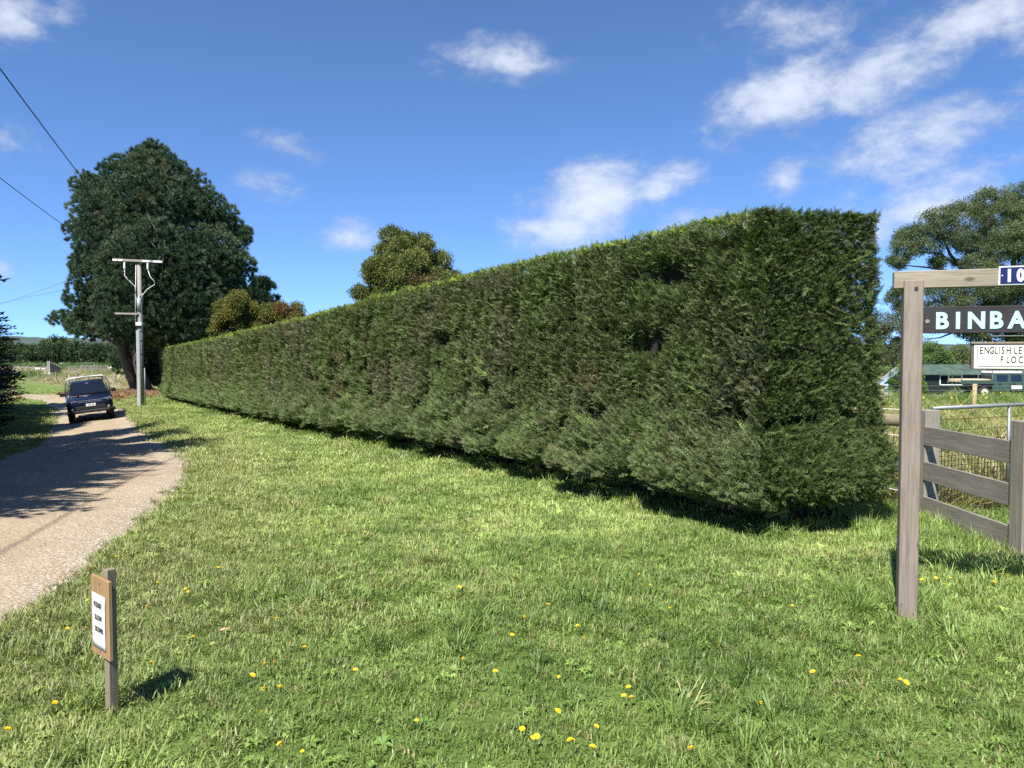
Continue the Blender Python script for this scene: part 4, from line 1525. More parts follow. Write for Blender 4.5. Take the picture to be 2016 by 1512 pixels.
cypress(-21.8, 26.4, 9.6, 4.2, 'dark cypress with drooping spiky branches at the edge of the drive', 301, 2600, 0.62)
for k_, (x_, y_, h_, r_) in enumerate([(-9.7, 4.6, 11.5, 3.5), (-11.4, 9.2, 13.0, 3.7), (-13.9, 14.0, 13.0, 3.7), (-17.0, 19.2, 13.0, 3.7), (-23.8, 19.5, 13.5, 4.2), (-25.7, 25.0, 14.5, 4.3), (-29.4, 36.5, 13.0, 4.2), (-27.2, 30.5, 13.5, 4.2), (-19.5, 13.5, 12, 4.0)]):
    cypress(x_, y_, h_, r_, 'dark cypress in the shady windbreak along the drive', 310 + k_, 700)

# --- trees round the house paddock on the other side of the sign
Y_ = 75.0
L_ = [lobe(1850, 440, 42, Y_, 0, fl=.75), lobe(1795, 455, 34, Y_, 0, fl=.75), lobe(1905, 425, 42, Y_, 0, fl=.8), lobe(1780, 490, 26, Y_, 0), lobe(1830, 475, 36, Y_, -.5, fl=.7), lobe(1890, 475, 40, Y_, -.5, fl=.6), lobe(1765, 515, 16, Y_, 0),
      lobe(1950, 405, 40, Y_, 1), lobe(1990, 440, 60, Y_, 0), lobe(1960, 490, 58, Y_, -1), lobe(1905, 520, 36, Y_, -1, fl=.8), lobe(1935, 560, 52, Y_, -1.5), lobe(2010, 400, 42, Y_, 2), lobe(2050, 430, 70, Y_, 1), lobe(2020, 530, 80, Y_, -1), lobe(1870, 560, 30, Y_, 0, fl=.7),
      lobe(1835, 595, 34, Y_, -1), lobe(1900, 600, 44, Y_, -1.5), lobe(1775, 585, 28, Y_, 0), lobe(1790, 615, 30, Y_, 0), lobe(1960, 625, 46, Y_, -1, fl=.7), lobe(1858, 635, 34, Y_, -.5, fl=.6), lobe(2030, 630, 70, Y_, 0), lobe(2120, 500, 90, Y_, 1), lobe(1846, 510, 16, Y_, 0), lobe(1930, 655, 40, Y_, 0, fl=.5), lobe(1985, 665, 40, Y_, 0, fl=.5)]
b_ = at(1995, 745, Y_); b_.z = Tz(b_.x, b_.y)


def pt(px, py, dy=0):
    p = at(px, py, Y_ + dy)
    return (p.x, p.y, p.z)


tr = [([tuple(b_), pt(1992, 700), pt(1985, 640), pt(1990, 560), pt(2000, 470)], [0.62, 0.5, 0.42, 0.32, 0.12]),
      ([pt(1985, 690), pt(1950, 672), pt(1915, 640), pt(1880, 610), pt(1840, 590)], [.34, .28, .22, .16, .07]),
      ([pt(1985, 640), pt(1940, 585), pt(1900, 540), pt(1870, 500), pt(1850, 450)], [.30, .24, .18, .13, .05]),
      ([pt(1920, 560), pt(1880, 535), pt(1830, 527), pt(1775, 522)], [.16, .12, .09, .04]),
      ([pt(1890, 525), pt(1850, 500), pt(1810, 495), pt(1785, 490)], [.12, .09, .07, .03]),
      ([pt(1900, 540), pt(1905, 480), pt(1910, 430)], [.14, .1, .04]),
      ([pt(1940, 665), pt(1925, 700), pt(1930, 735)], [.09, .12, .14]),
      ([pt(1915, 640), pt(1850, 665), pt(1818, 668)], [.12, .07, .03]),
      ([pt(1990, 560), pt(1950, 500), pt(1945, 430)], [.2, .14, .05])]
tree('gum_tree', 'tall spreading gum tree with layered grey green clumps behind the shed', b_, tr, L_, GUM_P, 11000, 0.9,
     [(0.062, 0.096, 0.040), (0.130, 0.165, 0.068), (0.160, 0.180, 0.085)], 401, M['bark'], up=0.1, lump=0.4, shell=(0.5, 1.05), core=None, tnoise=.22, clump=(11, 0.44), bough_flat=0.62)
Y_ = 72.0
for lab, L_, seed, tn in (
        ('dense dark olive tree beside the cottage, half behind the hedge end', [lobe(1738, 650, 34, Y_), lobe(1765, 675, 36, Y_), lobe(1745, 705, 40, Y_, -1), lobe(1715, 690, 34, Y_), lobe(1790, 700, 34, Y_, .5), lobe(1815, 690, 26, Y_, 1)], 411, [(0.045, 0.060, 0.028), (0.095, 0.11, 0.05)]),
        ('bright green bushy tree showing over the green shed roof', [lobe(1842, 705, 24, Y_ - 6), lobe(1835, 690, 14, Y_ - 6), lobe(1828, 725, 20, Y_ - 6), lobe(1860, 722, 18, Y_ - 6)], 413, [(0.06, 0.105, 0.03), (0.14, 0.20, 0.06)]),
        ('loose yellowish green tree behind the shed ridge', [lobe(1885, 705, 22, Y_ - 4), lobe(1905, 715, 20, Y_ - 4), lobe(1872, 720, 20, Y_ - 4), lobe(1925, 725, 22, Y_ - 3), lobe(1945, 715, 18, Y_ - 3)], 415, [(0.07, 0.10, 0.035), (0.17, 0.19, 0.07)])):
    cx = float(np.mean([l[0] for l in L_])); cy = float(np.mean([l[1] for l in L_])); b_ = (cx, cy, Tz(cx, cy))
    tree('bushy_tree', lab, b_, [([b_, (cx, cy, b_[2] + 2.2), (cx + .2, cy, b_[2] + 4)], [.22, .17, .06])], L_, GUM_P, 1300, 0.8, [tuple(1.45 * q for q in c_) for c_ in tn], seed, M['bark'], 'trees round the house paddock', up=.3, core=.35, clump=(12, .45))
Y_ = 54.0
for lab, L_, seed in (('lime green shrub growing against the small cottage', [lobe(1768, 745, 16, Y_), lobe(1778, 730, 13, Y_), lobe(1785, 752, 18, Y_), lobe(1762, 758, 13, Y_), lobe(1775, 762, 16, Y_)], 421),
                      ('narrow lime green shrub at the corner of the shed', [lobe(1812, 748, 9, Y_), lobe(1815, 762, 9, Y_), lobe(1808, 735, 7, Y_), lobe(1818, 772, 8, Y_)], 423)):
    cx = float(np.mean([l[0] for l in L_])); cy = Y_; b_ = (cx, cy, Tz(cx, cy))
    tree('garden_shrub', lab, b_, [([b_, (cx, cy, b_[2] + .9)], [.05, .03])], L_, BROAD_P, 420, 0.62, [(0.085, 0.16, 0.03), (0.20, 0.29, 0.06)], seed, M['bark'], 'shrubs in front of the buildings', 'shrub', up=.4, core=.6)

# --- far windbreak beyond the stock yards and trees over it
xs = np.linspace(-170, -70, 60)
L_ = []
for k_, xx in enumerate(np.linspace(-165, -78, 26)):
    yy = 225.0
    L_.append((xx, yy, Tz(xx, yy) + 2.6, 3.4, 2.6, 3.3 + random.uniform(-.3, .4)))
b_ = (-120, 225, Tz(-120, 225))
tree('windbreak_hedge', 'dark green windbreak hedge beyond the stock yards', b_, [([(-120, 225, b_[2]), (-120, 225, b_[2] + 3)], [.3, .2])], L_, BIG_P, 5200, 1.0, [(0.026, 0.052, 0.024), (0.066, 0.105, 0.040)], 431, M['bark'], cat='hedge', up=.6, core=.6, clump=(10, .5))
for lab, spots, seed, tn in (('rounded green tree rising above the dark windbreak near the cypress', [(-146, 250, 7.2, 6.5), (-142, 252, 5, 6), (-150, 250, 5.4, 6)], 441, [(0.05, 0.08, 0.028), (0.10, 0.13, 0.045)]),
                             ('broad olive tree rising above the dark windbreak near the pine', [(-138, 255, 5.6, 6), (-130, 255, 6.6, 6.5), (-122, 256, 6.0, 6), (-114, 255, 5.4, 6)], 443, [(0.055, 0.075, 0.030), (0.12, 0.13, 0.05)])):
    L_ = [(a_, b__, Tz(a_, b__) + c_ - 2.2, d_, 4, 3.4) for a_, b__, c_, d_ in spots]
    b_ = (spots[0][0], spots[0][1], Tz(spots[0][0], spots[0][1]))
    tree('distant_tree', lab, b_, [([b_, (b_[0], b_[1], b_[2] + 4)], [.3, .2])], L_, BIG_P, 500, 1.1, tn, seed, M['bark'], 'trees beyond the windbreak', up=.5, core=.5)


# ================================================================== farm sign frame
def on(px, py, Y):
    return at(px, py, Y)


SF = np.array([0.95, -0.312]); SFN = np.array([-0.312, -0.95])          # along the frame, out of its front
sb = Vector((2.410, 4.645, Tz(2.410, 4.645)))
SROT = math.atan2(SF[1], SF[0])
frame = thing('sign_frame', 'weathered timber post and beam frame carrying the farm signs', 'sign frame', tuple(sb), SROT)
# local x along the frame, local -y is the front
MB().box((0, 0, 1.0), (0.105, 0.10, 2.10), bevel=.004).build('post', M['post_wood'], frame)
MB().box((1.95, 0, 1.0), (0.105, 0.10, 2.10), bevel=.004).build('post', M['post_wood'], frame)
MB().box((0.975, 0.012, 2.055), (2.16, 0.066, 0.104), bevel=.004).build('beam', M['beam_wood'], frame)
for o_ in (0.0,):
    for zz in (2.0,):
        MB().tube([(0.012, -0.050, 2.0), (0.012, -0.056, 2.0)], 0.011, 8).build('bolt_head', M['wire'], frame)
# farm name board
nbd = thing('name_board', 'black weathered board with pale blue BINBA lettering below the beam', 'sign', tuple(sb), SROT)
MB().box((0.975, 0.0, 1.812), (1.84, 0.032, 0.158), bevel=.003).build('board', M['black_board'], nbd)
M['pale_blue'] = plain('pale_blue_paint', (0.42, 0.68, 0.75), 0.55, var=0.06, scale=30)


def loc_x(px, front=0.02):
    """place along the frame's front that the photograph shows at px"""
    k_ = (px - 1008) / 1514.0
    bx_, by_ = sb.x + SFN[0] * front, sb.y + SFN[1] * front
    return (k_ * by_ - bx_) / (SF[0] - k_ * SF[1])




def letters(parent, text, size, x0s, z, y, mat, bold, sx=1.0, depth=0.0015):
    for ch, x0 in zip(text, x0s):
        me = text_mesh(ch, size, bold, depth, 'LEFT', sx)
        me.transform(Matrix.Rotation(R(90), 4, 'X'))
        xs_ = [v.co.x for v in me.vertices]
        me.transform(Matrix.Translation((x0 - min(xs_), y, z)))
        me.name = 'letter'
        obj('letter', me, mat, parent)


letters(nbd, 'BINBA', 0.134, [loc_x(p) for p in (1841, 1880, 1903.5, 1947, 1981)], 1.762, -0.0185, M['pale_blue'], 0.0048, 0.94)
MB().tube([(loc_x(1824), -0.016, 1.805), (loc_x(1824), -0.021, 1.805)], 0.012, 10).build('screw_hole', M['beam_wood'], nbd)
# house number
M['enamel_blue'] = plain('enamel_blue', (0.010, 0.016, 0.085), 0.25, var=0.05)
M['enamel_white'] = plain('enamel_white', (0.80, 0.81, 0.82), 0.3, var=0.04)
npl = thing('number_plate', 'dark blue enamel house number plate reading 10 on the beam', 'number plate', tuple(sb), SROT)
nx0 = loc_x(1963, 0.03)
MB().box((nx0 + 0.10, -0.0255, 2.063), (0.205, 0.006, 0.108)).build('white_border', M['enamel_white'], npl)
MB().box((nx0 + 0.10, -0.0300, 2.063), (0.190, 0.004, 0.094)).build('blue_field', M['enamel_blue'], npl)
letters(npl, '10', 0.095, [nx0 + 0.042, nx0 + 0.086], 2.030, -0.0335, M['enamel_white'], 0.005, 0.78)
MB().tube([(nx0 + .014, -0.0315, 2.063), (nx0 + .014, -0.035, 2.063)], .004, 8).build('screw', M['enamel_white'], npl)
# hanging board
M['cream'] = plain('cream_paint', (0.74, 0.72, 0.62), 0.55, var=0.05, scale=12)
M['dark_frame'] = wood('dark_frame', (0.06, 0.045, 0.035), (0.15, 0.12, 0.10), 0, 40, knots=False)
M['ink'] = plain('black_lettering', (0.035, 0.030, 0.028), 0.6, var=0.2)
hs = thing('hanging_sign', 'small cream board hand lettered ENGLISH LEICESTER FLOCK hung on a rod', 'sign', tuple(sb), SROT)
hx = loc_x(1913, 0.01)
MB().box((hx + 0.255, 0, 1.600), (0.52, 0.022, 0.158), bevel=.002).build('frame', M['dark_frame'], hs)
MB().box((hx + 0.260, -0.0115, 1.594), (0.500, 0.006, 0.138)).build('board', M['cream'], hs)
MB().box((hx + 0.255, -0.006, 1.674), (0.522, 0.030, 0.012), bevel=.002).build('top_rail', M['stake'], hs)
for (cx_, cz_, w_, h_) in ((hx + .26, 1.537, .46, .003), (hx + .026, 1.594, .003, .112)):
    MB().box((cx_, -0.0150, cz_), (w_, .002, h_)).build('painted_line', M['ink'], hs)
letters(hs, 'ENGLISH', 0.058, [hx + .040 + k * .0225 for k in (0, 1.0, 2.15, 3.35, 4.25, 4.9, 6.0)], 1.612, -0.0155, M['ink'], 0.0004, 0.62)
letters(hs, 'LEICESTER', 0.058, [hx + .214 + k * .0235 for k in (0, 1, 2, 2.6, 3.8, 4.8, 5.8, 6.9, 7.9)], 1.612, -0.0155, M['ink'], 0.0004, 0.62)
letters(hs, 'FLOCK', 0.056, [hx + .146 + k * .029 for k in (0, 1.05, 1.8, 3.1, 4.2)], 1.558, -0.0155, M['ink'], 0.0004, 0.66)
MB().tube([(hx + .108, 0, 1.675), (hx + .100, 0, 1.715), (hx + .41, 0, 1.715), (hx + .402, 0, 1.675)], 0.0032, 6).build('hanger_rod', M['galv'], hs)
MB().tube([(hx + .255, 0, 1.715), (hx + .255, 0, 1.735)], 0.004, 6).build('hook', M['galv'], hs)

# ================================================================== slow down sign
db = Vector((-1.825, 3.395, Tz(-1.825, 3.395)))
drot = math.atan2(-0.66, 0.75)
ds = thing('roadside_sign', 'small wooden stake sign with white paper reading PLEASE SLOW DOWN', 'sign', tuple(db), drot)
MB().box((0.012, 0.024, 0.30), (0.040, 0.040, 0.70), rz=R(8), bevel=.002).build('stake', M['stake'], ds)
MB().box((0.0, -0.007, 0.438), (0.200, 0.016, 0.352), bevel=.002).build('board', M['pine_board'], ds)
M['paper'] = plain('white_paper', (0.80, 0.80, 0.80), 0.5, var=0.03)
pg = np.zeros((5, 9, 3))
for i_ in range(5):
    for j_ in range(9):
        pg[i_, j_] = (-0.078 + i_ * 0.142 / 4, -0.0185 - 0.0009 * abs(math.sin(i_ * 2.1 + j_ * 0.9)), 0.295 + j_ * 0.245 / 8 + 0.002 * math.sin(i_ * 3))
pme = grid_mesh('paper', pg)
po = obj('paper', pme, M['paper'], ds)
sol = po.modifiers.new('thickness', 'SOLIDIFY'); sol.thickness = 0.0006
for wd, zz, x0 in (('PLEASE', 0.482, -0.050), ('SLOW', 0.425, -0.040), ('DOWN', 0.372, -0.042)):
    me = text_mesh(wd, 0.034, 0.0006, 0.0006, 'LEFT', 0.80)
    me.transform(Matrix.Rotation(R(90), 4, 'X'))
    me.transform(Matrix.Translation((x0, -0.0222, zz)))
    obj('lettering', me, M['ink'], ds)
for zz in (0.59, 0.285):
    MB().tube([(0.0, -0.016, zz), (0.0, -0.0185, zz)], .004, 8).build('screw', M['galv'], ds)

# ================================================================== post and board fence by the gate
pf = thing('board_fence', 'grey three board timber fence panel between two square posts', 'fence', (4.005, 5.95, Tz(4.005, 5.95)))
o0 = Vector((4.005, 5.95, Tz(4.005, 5.95)))
MB().box((0, 0, 0.50), (0.165, 0.165, 1.19), bevel=.006).build('post', M['old_post'], pf)
cpv = Vector((GC[0], GC[1], Tz(*GC))) - o0
MB().box((cpv.x, cpv.y, cpv.z + 0.49), (0.15, 0.15, 1.17), rz=R(4), bevel=.006).build('post', M['old_post'], pf)
for z0 in (0.83, 0.49, 0.15):
    a_, b_ = Vector((4.005, 7.43, z0 - .008)) - o0, Vector((3.955, 6.045, z0 + .008)) - o0
    a_.z = z0 - .006; b_.z = z0 + .006
    ms = 0.18 if z0 > .2 else 0.185
    # each board carries its own length axis so that the grain runs along it
    d_ = b_ - a_
    bo = MB().box((0, 0, 0), (0.026, d_.length, ms), bevel=.003).build('board', M['board_wood'], pf, loc=(a_ + b_) / 2)
    bo.rotation_euler = (math.asin(-d_.z / d_.length) * -1 * -1, 0, math.atan2(d_.y, d_.x) + R(90))
# metal gate
gt = thing('metal_gate', 'galvanised pipe farm gate with wire mesh infill', 'gate', (GC[0], GC[1], Tz(*GC)), math.atan2(GD[1], GD[0]))
MB().tube([(0.06, 0, 1.085), (3.5, 0, 1.10)], 0.020, 10).build('top_rail', M['galv'], gt, True)
MB().tube([(0.10, 0, 0.07), (3.5, 0, 0.07)], 0.010, 8).build('bottom_rail', M['wire'], gt, True)
for xx in (0.10, 1.22, 2.4, 3.5):
    MB().tube([(xx, 0, 0.14), (xx, 0, 1.085)], 0.017, 8).build('upright', M['galv'], gt, True)
for zz in (0.97, 0.86):
    MB().tube([(0.1, 0, zz), (3.5, 0, zz)], 0.0028, 5).build('wire', M['wire'], gt)
mb = MB()
for k_ in range(69):
    mb.bar((0.1 + k_ * 0.05, 0.0, 0.14), (0.1 + k_ * 0.05, 0.0, 0.76), 0.0045, 0.0045)
for k_ in range(13):
    mb.bar((0.1, 0.004, 0.155 + k_ * 0.05), (3.5, 0.004, 0.155 + k_ * 0.05), 0.0045, 0.0045)
mb.build('wire_mesh', M['wire'], gt)['kind'] = 'stuff'
# stock fence along the back of the hedge, strained by a log rail
FD = HD
f0 = Vector((GC[0] - .03, GC[1] + .05, 0)); f0.z = Tz(f0.x, f0.y)
sfn = thing('stock_fence', 'wire mesh stock fence with log stay and white electric cords behind the hedge', 'fence', tuple(f0))


def fp(k, z):
    x_, y_ = f0.x + FD[0] * k, f0.y + FD[1] * k
    return Vector((x_ - f0.x, y_ - f0.y, Tz(x_, y_) - f0.z + z))


MB().tube([fp(0.02, 0.955), fp(1.1, 0.94), fp(2.3, 0.93)], [0.064, 0.062, 0.058], 12, jag=.04).build('log_stay', M['log_wood'], sfn, True)
for kk_ in (2.35, 6, 10):
    MB().tube([fp(kk_, -.3), fp(kk_, 1.1)], 0.06, 9).build('post', M['fence_post'], sfn, True)
for zz in (1.06, 0.80, 0.50, 0.245):
    pts = [fp(k_ * .5, zz + 0.006 * math.sin(k_ * 2.3)) + Vector((HN[0], HN[1], 0)) * 0.03 for k_ in range(0, 21)]
    MB().tube(pts, 0.0042, 5).build('white_cord', M['white_cord'], sfn)
mb = MB()
for k_ in range(95):
    mb.bar(fp(k_ * .1, 0.05), fp(k_ * .1, 0.86), .004, .004)
for zz in np.linspace(0.08, 0.86, 10):
    for k_ in range(0, 9):
        mb.bar(fp(k_ * 1.05, zz), fp((k_ + 1) * 1.05, zz), .004, .004)
mb.build('wire_mesh', M['wire'], sfn)['kind'] = 'stuff'
# post and wire fence across the paddock
f1 = on(1732, 800, 20.0); f1.z = Tz(f1.x, f1.y)
pw = thing('paddock_fence', 'round timber posts and plain wires crossing the paddock before the shed', 'fence', tuple(f1))
pts = []
for px in (1732, 1917, 2110, 2310):
    p = on(px, 800, 20.0)
    p.z = Tz(p.x, p.y)
    MB().tube([p - f1 + Vector((0, 0, -.2)), p - f1 + Vector((0.02, 0, 0.93))], 0.055, 9).build('post', M['fence_post'], pw, True)
    pts.append(p - f1)
for zz in (0.88, 0.76, 0.62):
    MB().tube([p + Vector((0, -.05, zz)) for p in pts], 0.004, 5).build('wire', M['galv'], pw)

# ================================================================== power poles and lines
def power_pole(x, y, rz, label):
    z = Tz(x, y)
    t = thing('power_pole', label, 'power pole', (x, y, z), rz, 'timber power poles along the drive')
    MB().tube([(0, 0, -.3), (0, 0, 3.5), (-.02, 0, 7.55)], [0.135, 0.125, 0.10], 14).build('pole', M['pole_wood'], t, True)
    # steel stake casing round the foot
    MB().poly([(-.16, -.16, 0), (-.02, -.175, 0), (.02, -.15, 0), (.0, -.135, 0), (-.135, -.13, 0)], (0, 0, 3.95)).build('steel_reinforcement', M['pole_steel'], t)
    for zz in (.6, 1.3, 2.0, 2.7, 3.4, 3.9):
        MB().tube([(0, 0, zz), (0, 0, zz + .03)], 0.142, 14).build('strap', M['cable'], t)
    MB().box((0, -.17, 4.27), (.30, .12, .17), bevel=.01).build('meter_box', M['white_paint'], t)
    MB().box((0.02, -.15, 7.52), (2.46, .10, .11), ry=R(2), bevel=.008).build('crossarm', M['pole_wood'], t)
    for xx, ww in ((-1.0, .5), (1.0, .44), (.42, .4)):
        MB().box((xx, -.206, 7.52 - math.tan(R(2)) * xx), (ww, .008, .10), ry=R(2)).build('white_sleeve', M['white_paint'], t)
    MB().box((-.62, -.15, 4.80), (1.15, .09, .09), ry=R(1), bevel=.006).build('low_crossarm', M['pole_wood'], t)
    for xx in (-.68, .48):
        MB().tube([(xx, -.15, 7.45), (xx, -.15, 7.30), (xx, -.15, 7.12), (xx + .02, -.15, 7.02)], [.03, .05, .055, .02], 8).build('insulator', M['white_paint'], t, True)
    MB().tube([(.5, -.15, 7.02), (.62, -.2, 6.7), (.84, -.2, 6.45), (.82, -.2, 6.30), (.45, -.2, 6.05), (.25, -.2, 5.80), (.12, -.2, 5.55)], .017, 6).build('drop_cable', M['white_cord'], t, True)
    MB().tube([(-.68, -.15, 7.02), (-.66, -.2, 6.75), (-.45, -.2, 6.5), (-.15, -.2, 6.2), (-.10, -.2, 5.5)], .017, 6).build('drop_cable', M['white_cord'], t, True)
    MB().tube([(-.11, -.15, 7.3), (-.15, -.17, 5.5), (-.17, -.19, 4.3)], .016, 6).build('cable_conduit', M['white_paint'], t, True)
    MB().tube([(0, 0, 5.5), (0, 0, 5.72)], [.15, .15], 12).build('clamp_bracket', M['galv'], t, True)
    MB().tube([(0, -.1, 4.98), (0, -.1, 5.62)], [.10, .12], 10).build('fuse_housing', M['pole_steel'], t, True)
    MB().tube([(.05, -.15, 5.70), (.25, -.2, 5.82)], .035, 6).build('clamp_arm', M['pole_steel'], t, True)
    MB().tube([(.20, -.05, -.1), (.20, -.05, 2.0)], .022, 8).build('ground_pipe', M['galv'], t, True)
    return t


P1 = on(279, 793, 40.0)
power_pole(P1.x, P1.y, R(4), 'timber power pole with steel foot in front of the huge pine')
power_pole(-4.9, -9.0, R(20), 'timber power pole beside the drive entrance carrying the lines')
zt = Tz(P1.x, P1.y)
for nm, a_, mid in (('the lower', Vector((P1.x - 1.05, 39.8, zt + 7.62)), ray(0, 350)), ('the upper', Vector((P1.x + .55, 39.8, zt + 7.58)), ray(0, 135))):
    # the line runs on past the camera to the next pole
    if nm == 'the lower':
        m_ = Vector((0, 0, EYE)) + mid * (22.0 / mid.y); lab = 'thin black power line meeting the outer end of the crossarm'
    else:
        m_ = Vector((0, 0, EYE)) + mid * (14.5 / mid.y); lab = 'thin black power line rising steeply above the crossarm'
    e_ = Vector((-5.8, -9, 7.9)) if nm == 'the lower' else Vector((-4.2, -9, 7.9))
    pts = []
    for k_ in range(15):
        t_ = k_ / 14
        pts.append(a_.lerp(m_, t_) - Vector((0, 0, 0.25 * t_ * (1 - t_) * 2)))
    for k_ in range(1, 12):
        t_ = k_ / 11
        pts.append(m_.lerp(e_, t_) - Vector((0, 0, 0.3 * t_ * (1 - t_) * 2)))
    o_ = MB().tube(pts, 0.013, 5).build('power_line', M['cable'], None)
    tag(o_, lab, 'power line', 'power lines')
# faint lines to a farther pole
for k_, (y0_, y1_) in enumerate(((600, 546), (590, 566))):
    pts = [on(-60, y0_ + 20, 120), on(60, (y0_ + y1_) / 2 + 6, 105), on(150, y1_, 95), on(230, y1_ - 25, 88)]
    tag(MB().tube(pts, 0.016, 5).build('power_line', M['cable'], None), ('faint far power line slanting up to the pine', 'second faint far power line, flatter, passing behind the pine')[k_], 'power line', 'power lines')

# ================================================================== dark blue ute on the drive
M['car_paint'] = plain('navy_paint', (0.006, 0.009, 0.026), 0.22, 0.1, var=0.1, spec=0.6)
M['glass'] = plain('dark_glass', (0.006, 0.009, 0.014), 0.06, 0.0, var=0.05, spec=0.8)
M['chrome'] = plain('chrome', (0.70, 0.71, 0.73), 0.15, 0.9, var=0.05)
M['lamp_glass'] = plain('lamp_glass', (0.45, 0.48, 0.50), 0.12, 0.4, var=0.1)
M['trim'] = plain('black_trim', (0.014, 0.014, 0.015), 0.55)
M['alloy'] = plain('alloy', (0.42, 0.42, 0.43), 0.3, 0.7)


def rrect(hw, z0, z1, r, y, n=3):
    """rounded rectangle ring in the XZ plane at y"""
    out = []
    for cx_, cz_, a0 in ((hw - r, z1 - r, 0), (-hw + r, z1 - r, 90), (-hw + r, z0 + r, 180), (hw - r, z0 + r, 270)):
        for k_ in range(n + 1):
            a_ = R(a0 + 90 * k_ / n)
            out.append((cx_ + r * math.cos(a_), y, cz_ + r * math.sin(a_)))
    return out


def wheel(parent, x, y, r, w, rimmat, side):
    t = MB().tube([(x - w / 2, y, r), (x - w / 2 + .03, y, r), (x + w / 2 - .03, y, r), (x + w / 2, y, r)], [r * .90, r, r, r * .90], 20).build('wheel', M['black_rubber'], parent, True)
    s_ = side * (w / 2 + .004)
    MB().tube([(x + s_ - side * .03, y, r), (x + s_, y, r)], [r * .64, r * .60], 18).build('rim', rimmat, t)
    MB().tube([(x + s_, y, r), (x + s_ + side * .02, y, r)], [r * .18, r * .14], 10).build('hub', M['trim'], t)
    return t


def align(o, x, y, rz):
    """stand on the sloping ground"""
    e = 0.8
    nx_, ny_ = -(Tz(x + e, y) - Tz(x - e, y)) / (2 * e), -(Tz(x, y + e) - Tz(x, y - e)) / (2 * e)
    n_ = Vector((nx_, ny_, 1)).normalized()
    q_ = Vector((0, 0, 1)).rotation_difference(n_)
    o.rotation_mode = 'QUATERNION'
    o.rotation_quaternion = q_ @ Matrix.Rotation(rz, 3, 'Z').to_quaternion()
    o.location = (x, y, Tz(x, y) + 0.02)


cb = on(183, 832, 32.6)
car = thing('ute', 'dark navy utility truck with tray hoop coming up the gravel drive', 'car', (0, 0, 0))
body = MB().loft([rrect(.70, .52, .90, .10, -2.46), rrect(.80, .44, .97, .14, -2.38), rrect(.865, .42, 1.02, .13, -2.15), rrect(.885, .40, 1.06, .13, -1.7), rrect(.89, .40, 1.10, .12, -1.0), rrect(.89, .40, 1.12, .10, 0.0), rrect(.88, .40, 1.12, .08, 1.0)]).build('body', M['car_paint'], car, True)
cabin = MB().loft([rrect(.80, 1.06, 1.12, .02, -1.12), rrect(.76, 1.06, 1.30, .08, -.86), rrect(.68, 1.06, 1.62, .12, -.42), rrect(.66, 1.06, 1.73, .14, -.10), rrect(.67, 1.06, 1.74, .14, .45), rrect(.69, 1.06, 1.68, .12, .85), rrect(.74, 1.06, 1.15, .03, 1.0)]).build('cabin', M['car_paint'], car, True)
MB().poly([(-.735, -1.10, 1.145), (.735, -1.10, 1.145), (.60, -.385, 1.64), (-.60, -.385, 1.64)], (0, -.022, .030)).build('windscreen', M['glass'], car)
MB().box((0, -.50, 1.615), (.12, .02, .035), rx=R(-35)).build('mirror_glass', M['chrome'], car)
for sx_ in (-1, 1):
    MB().poly([(sx_ * .815, -.80, 1.17), (sx_ * .80, .05, 1.17), (sx_ * .705, .0, 1.60), (sx_ * .715, -.38, 1.60)], (sx_ * .012, 0, .005)).build('side_window', M['glass'], car)
    MB().box((sx_ * 1.00, -.72, 1.22), (.20, .10, .17), bevel=.03).build('mirror', M['trim'], car)
    MB().bar((sx_ * .84, -.70, 1.15), (sx_ * .94, -.72, 1.18), .05, .05).build('mirror_arm', M['trim'], car)
    hl = MB().poly([(sx_ * .47, -2.425, .84), (sx_ * .80, -2.34, .82), (sx_ * .855, -2.26, .93), (sx_ * .76, -2.32, .985), (sx_ * .52, -2.40, .955)], (0, -.03, .0)).build('headlight', M['lamp_glass'], car)
    MB().tube([(sx_ * .66, -2.38, .90), (sx_ * .66, -2.445, .90)], [.055, .05], 12).build('reflector', M['chrome'], hl)
    fl = MB().tube([(sx_ * .68, -2.38, .60), (sx_ * .68, -2.462, .60)], [.075, .07], 12).build('fog_light', M['trim'], car)
    MB().tube([(sx_ * .68, -2.455, .60), (sx_ * .68, -2.47, .60)], [.045, .045], 12).build('lens', M['lamp_glass'], fl)
    for yy in (-1.55, 1.55):
        wheel(car, sx_ * .76, yy, .37, .24, M['alloy'], sx_)
        MB().tube([(sx_ * .80, yy - .46, .42), (sx_ * .80, yy - .40, .66), (sx_ * .80, yy - .2, .82), (sx_ * .80, yy, .86), (sx_ * .80, yy + .2, .82), (sx_ * .80, yy + .40, .66), (sx_ * .80, yy + .46, .42)], .075, 6).build('wheel_arch', M['car_paint'], car, True)
    MB().box((sx_ * .955, .22, .34), (.14, 1.9, .05), bevel=.015).build('side_step', M['trim'], car)
    MB().box((sx_ * .30, -2.475, .36), (.10, .06, .08)).build('tow_hook', M['chrome'], car)
MB().box((0, -2.435, .62), (1.16, .07, .20), bevel=.03).build('lower_grille', M['trim'], car)
MB().box((0, -2.42, .47), (1.5, .14, .13), bevel=.04).build('bumper', M['trim'], car)
MB().poly([(-.46, -2.435, .83), (.46, -2.435, .83), (.50, -2.415, .95), (-.50, -2.415, .95)], (0, -.025, 0)).build('grille', M['trim'], car)
for zz, hw in ((.925, .47), (.865, .45)):
    MB().box((0, -2.462, zz), (hw * 2, .022, .022), bevel=.006).build('chrome_bar', M['chrome'], car)
emb = MB()
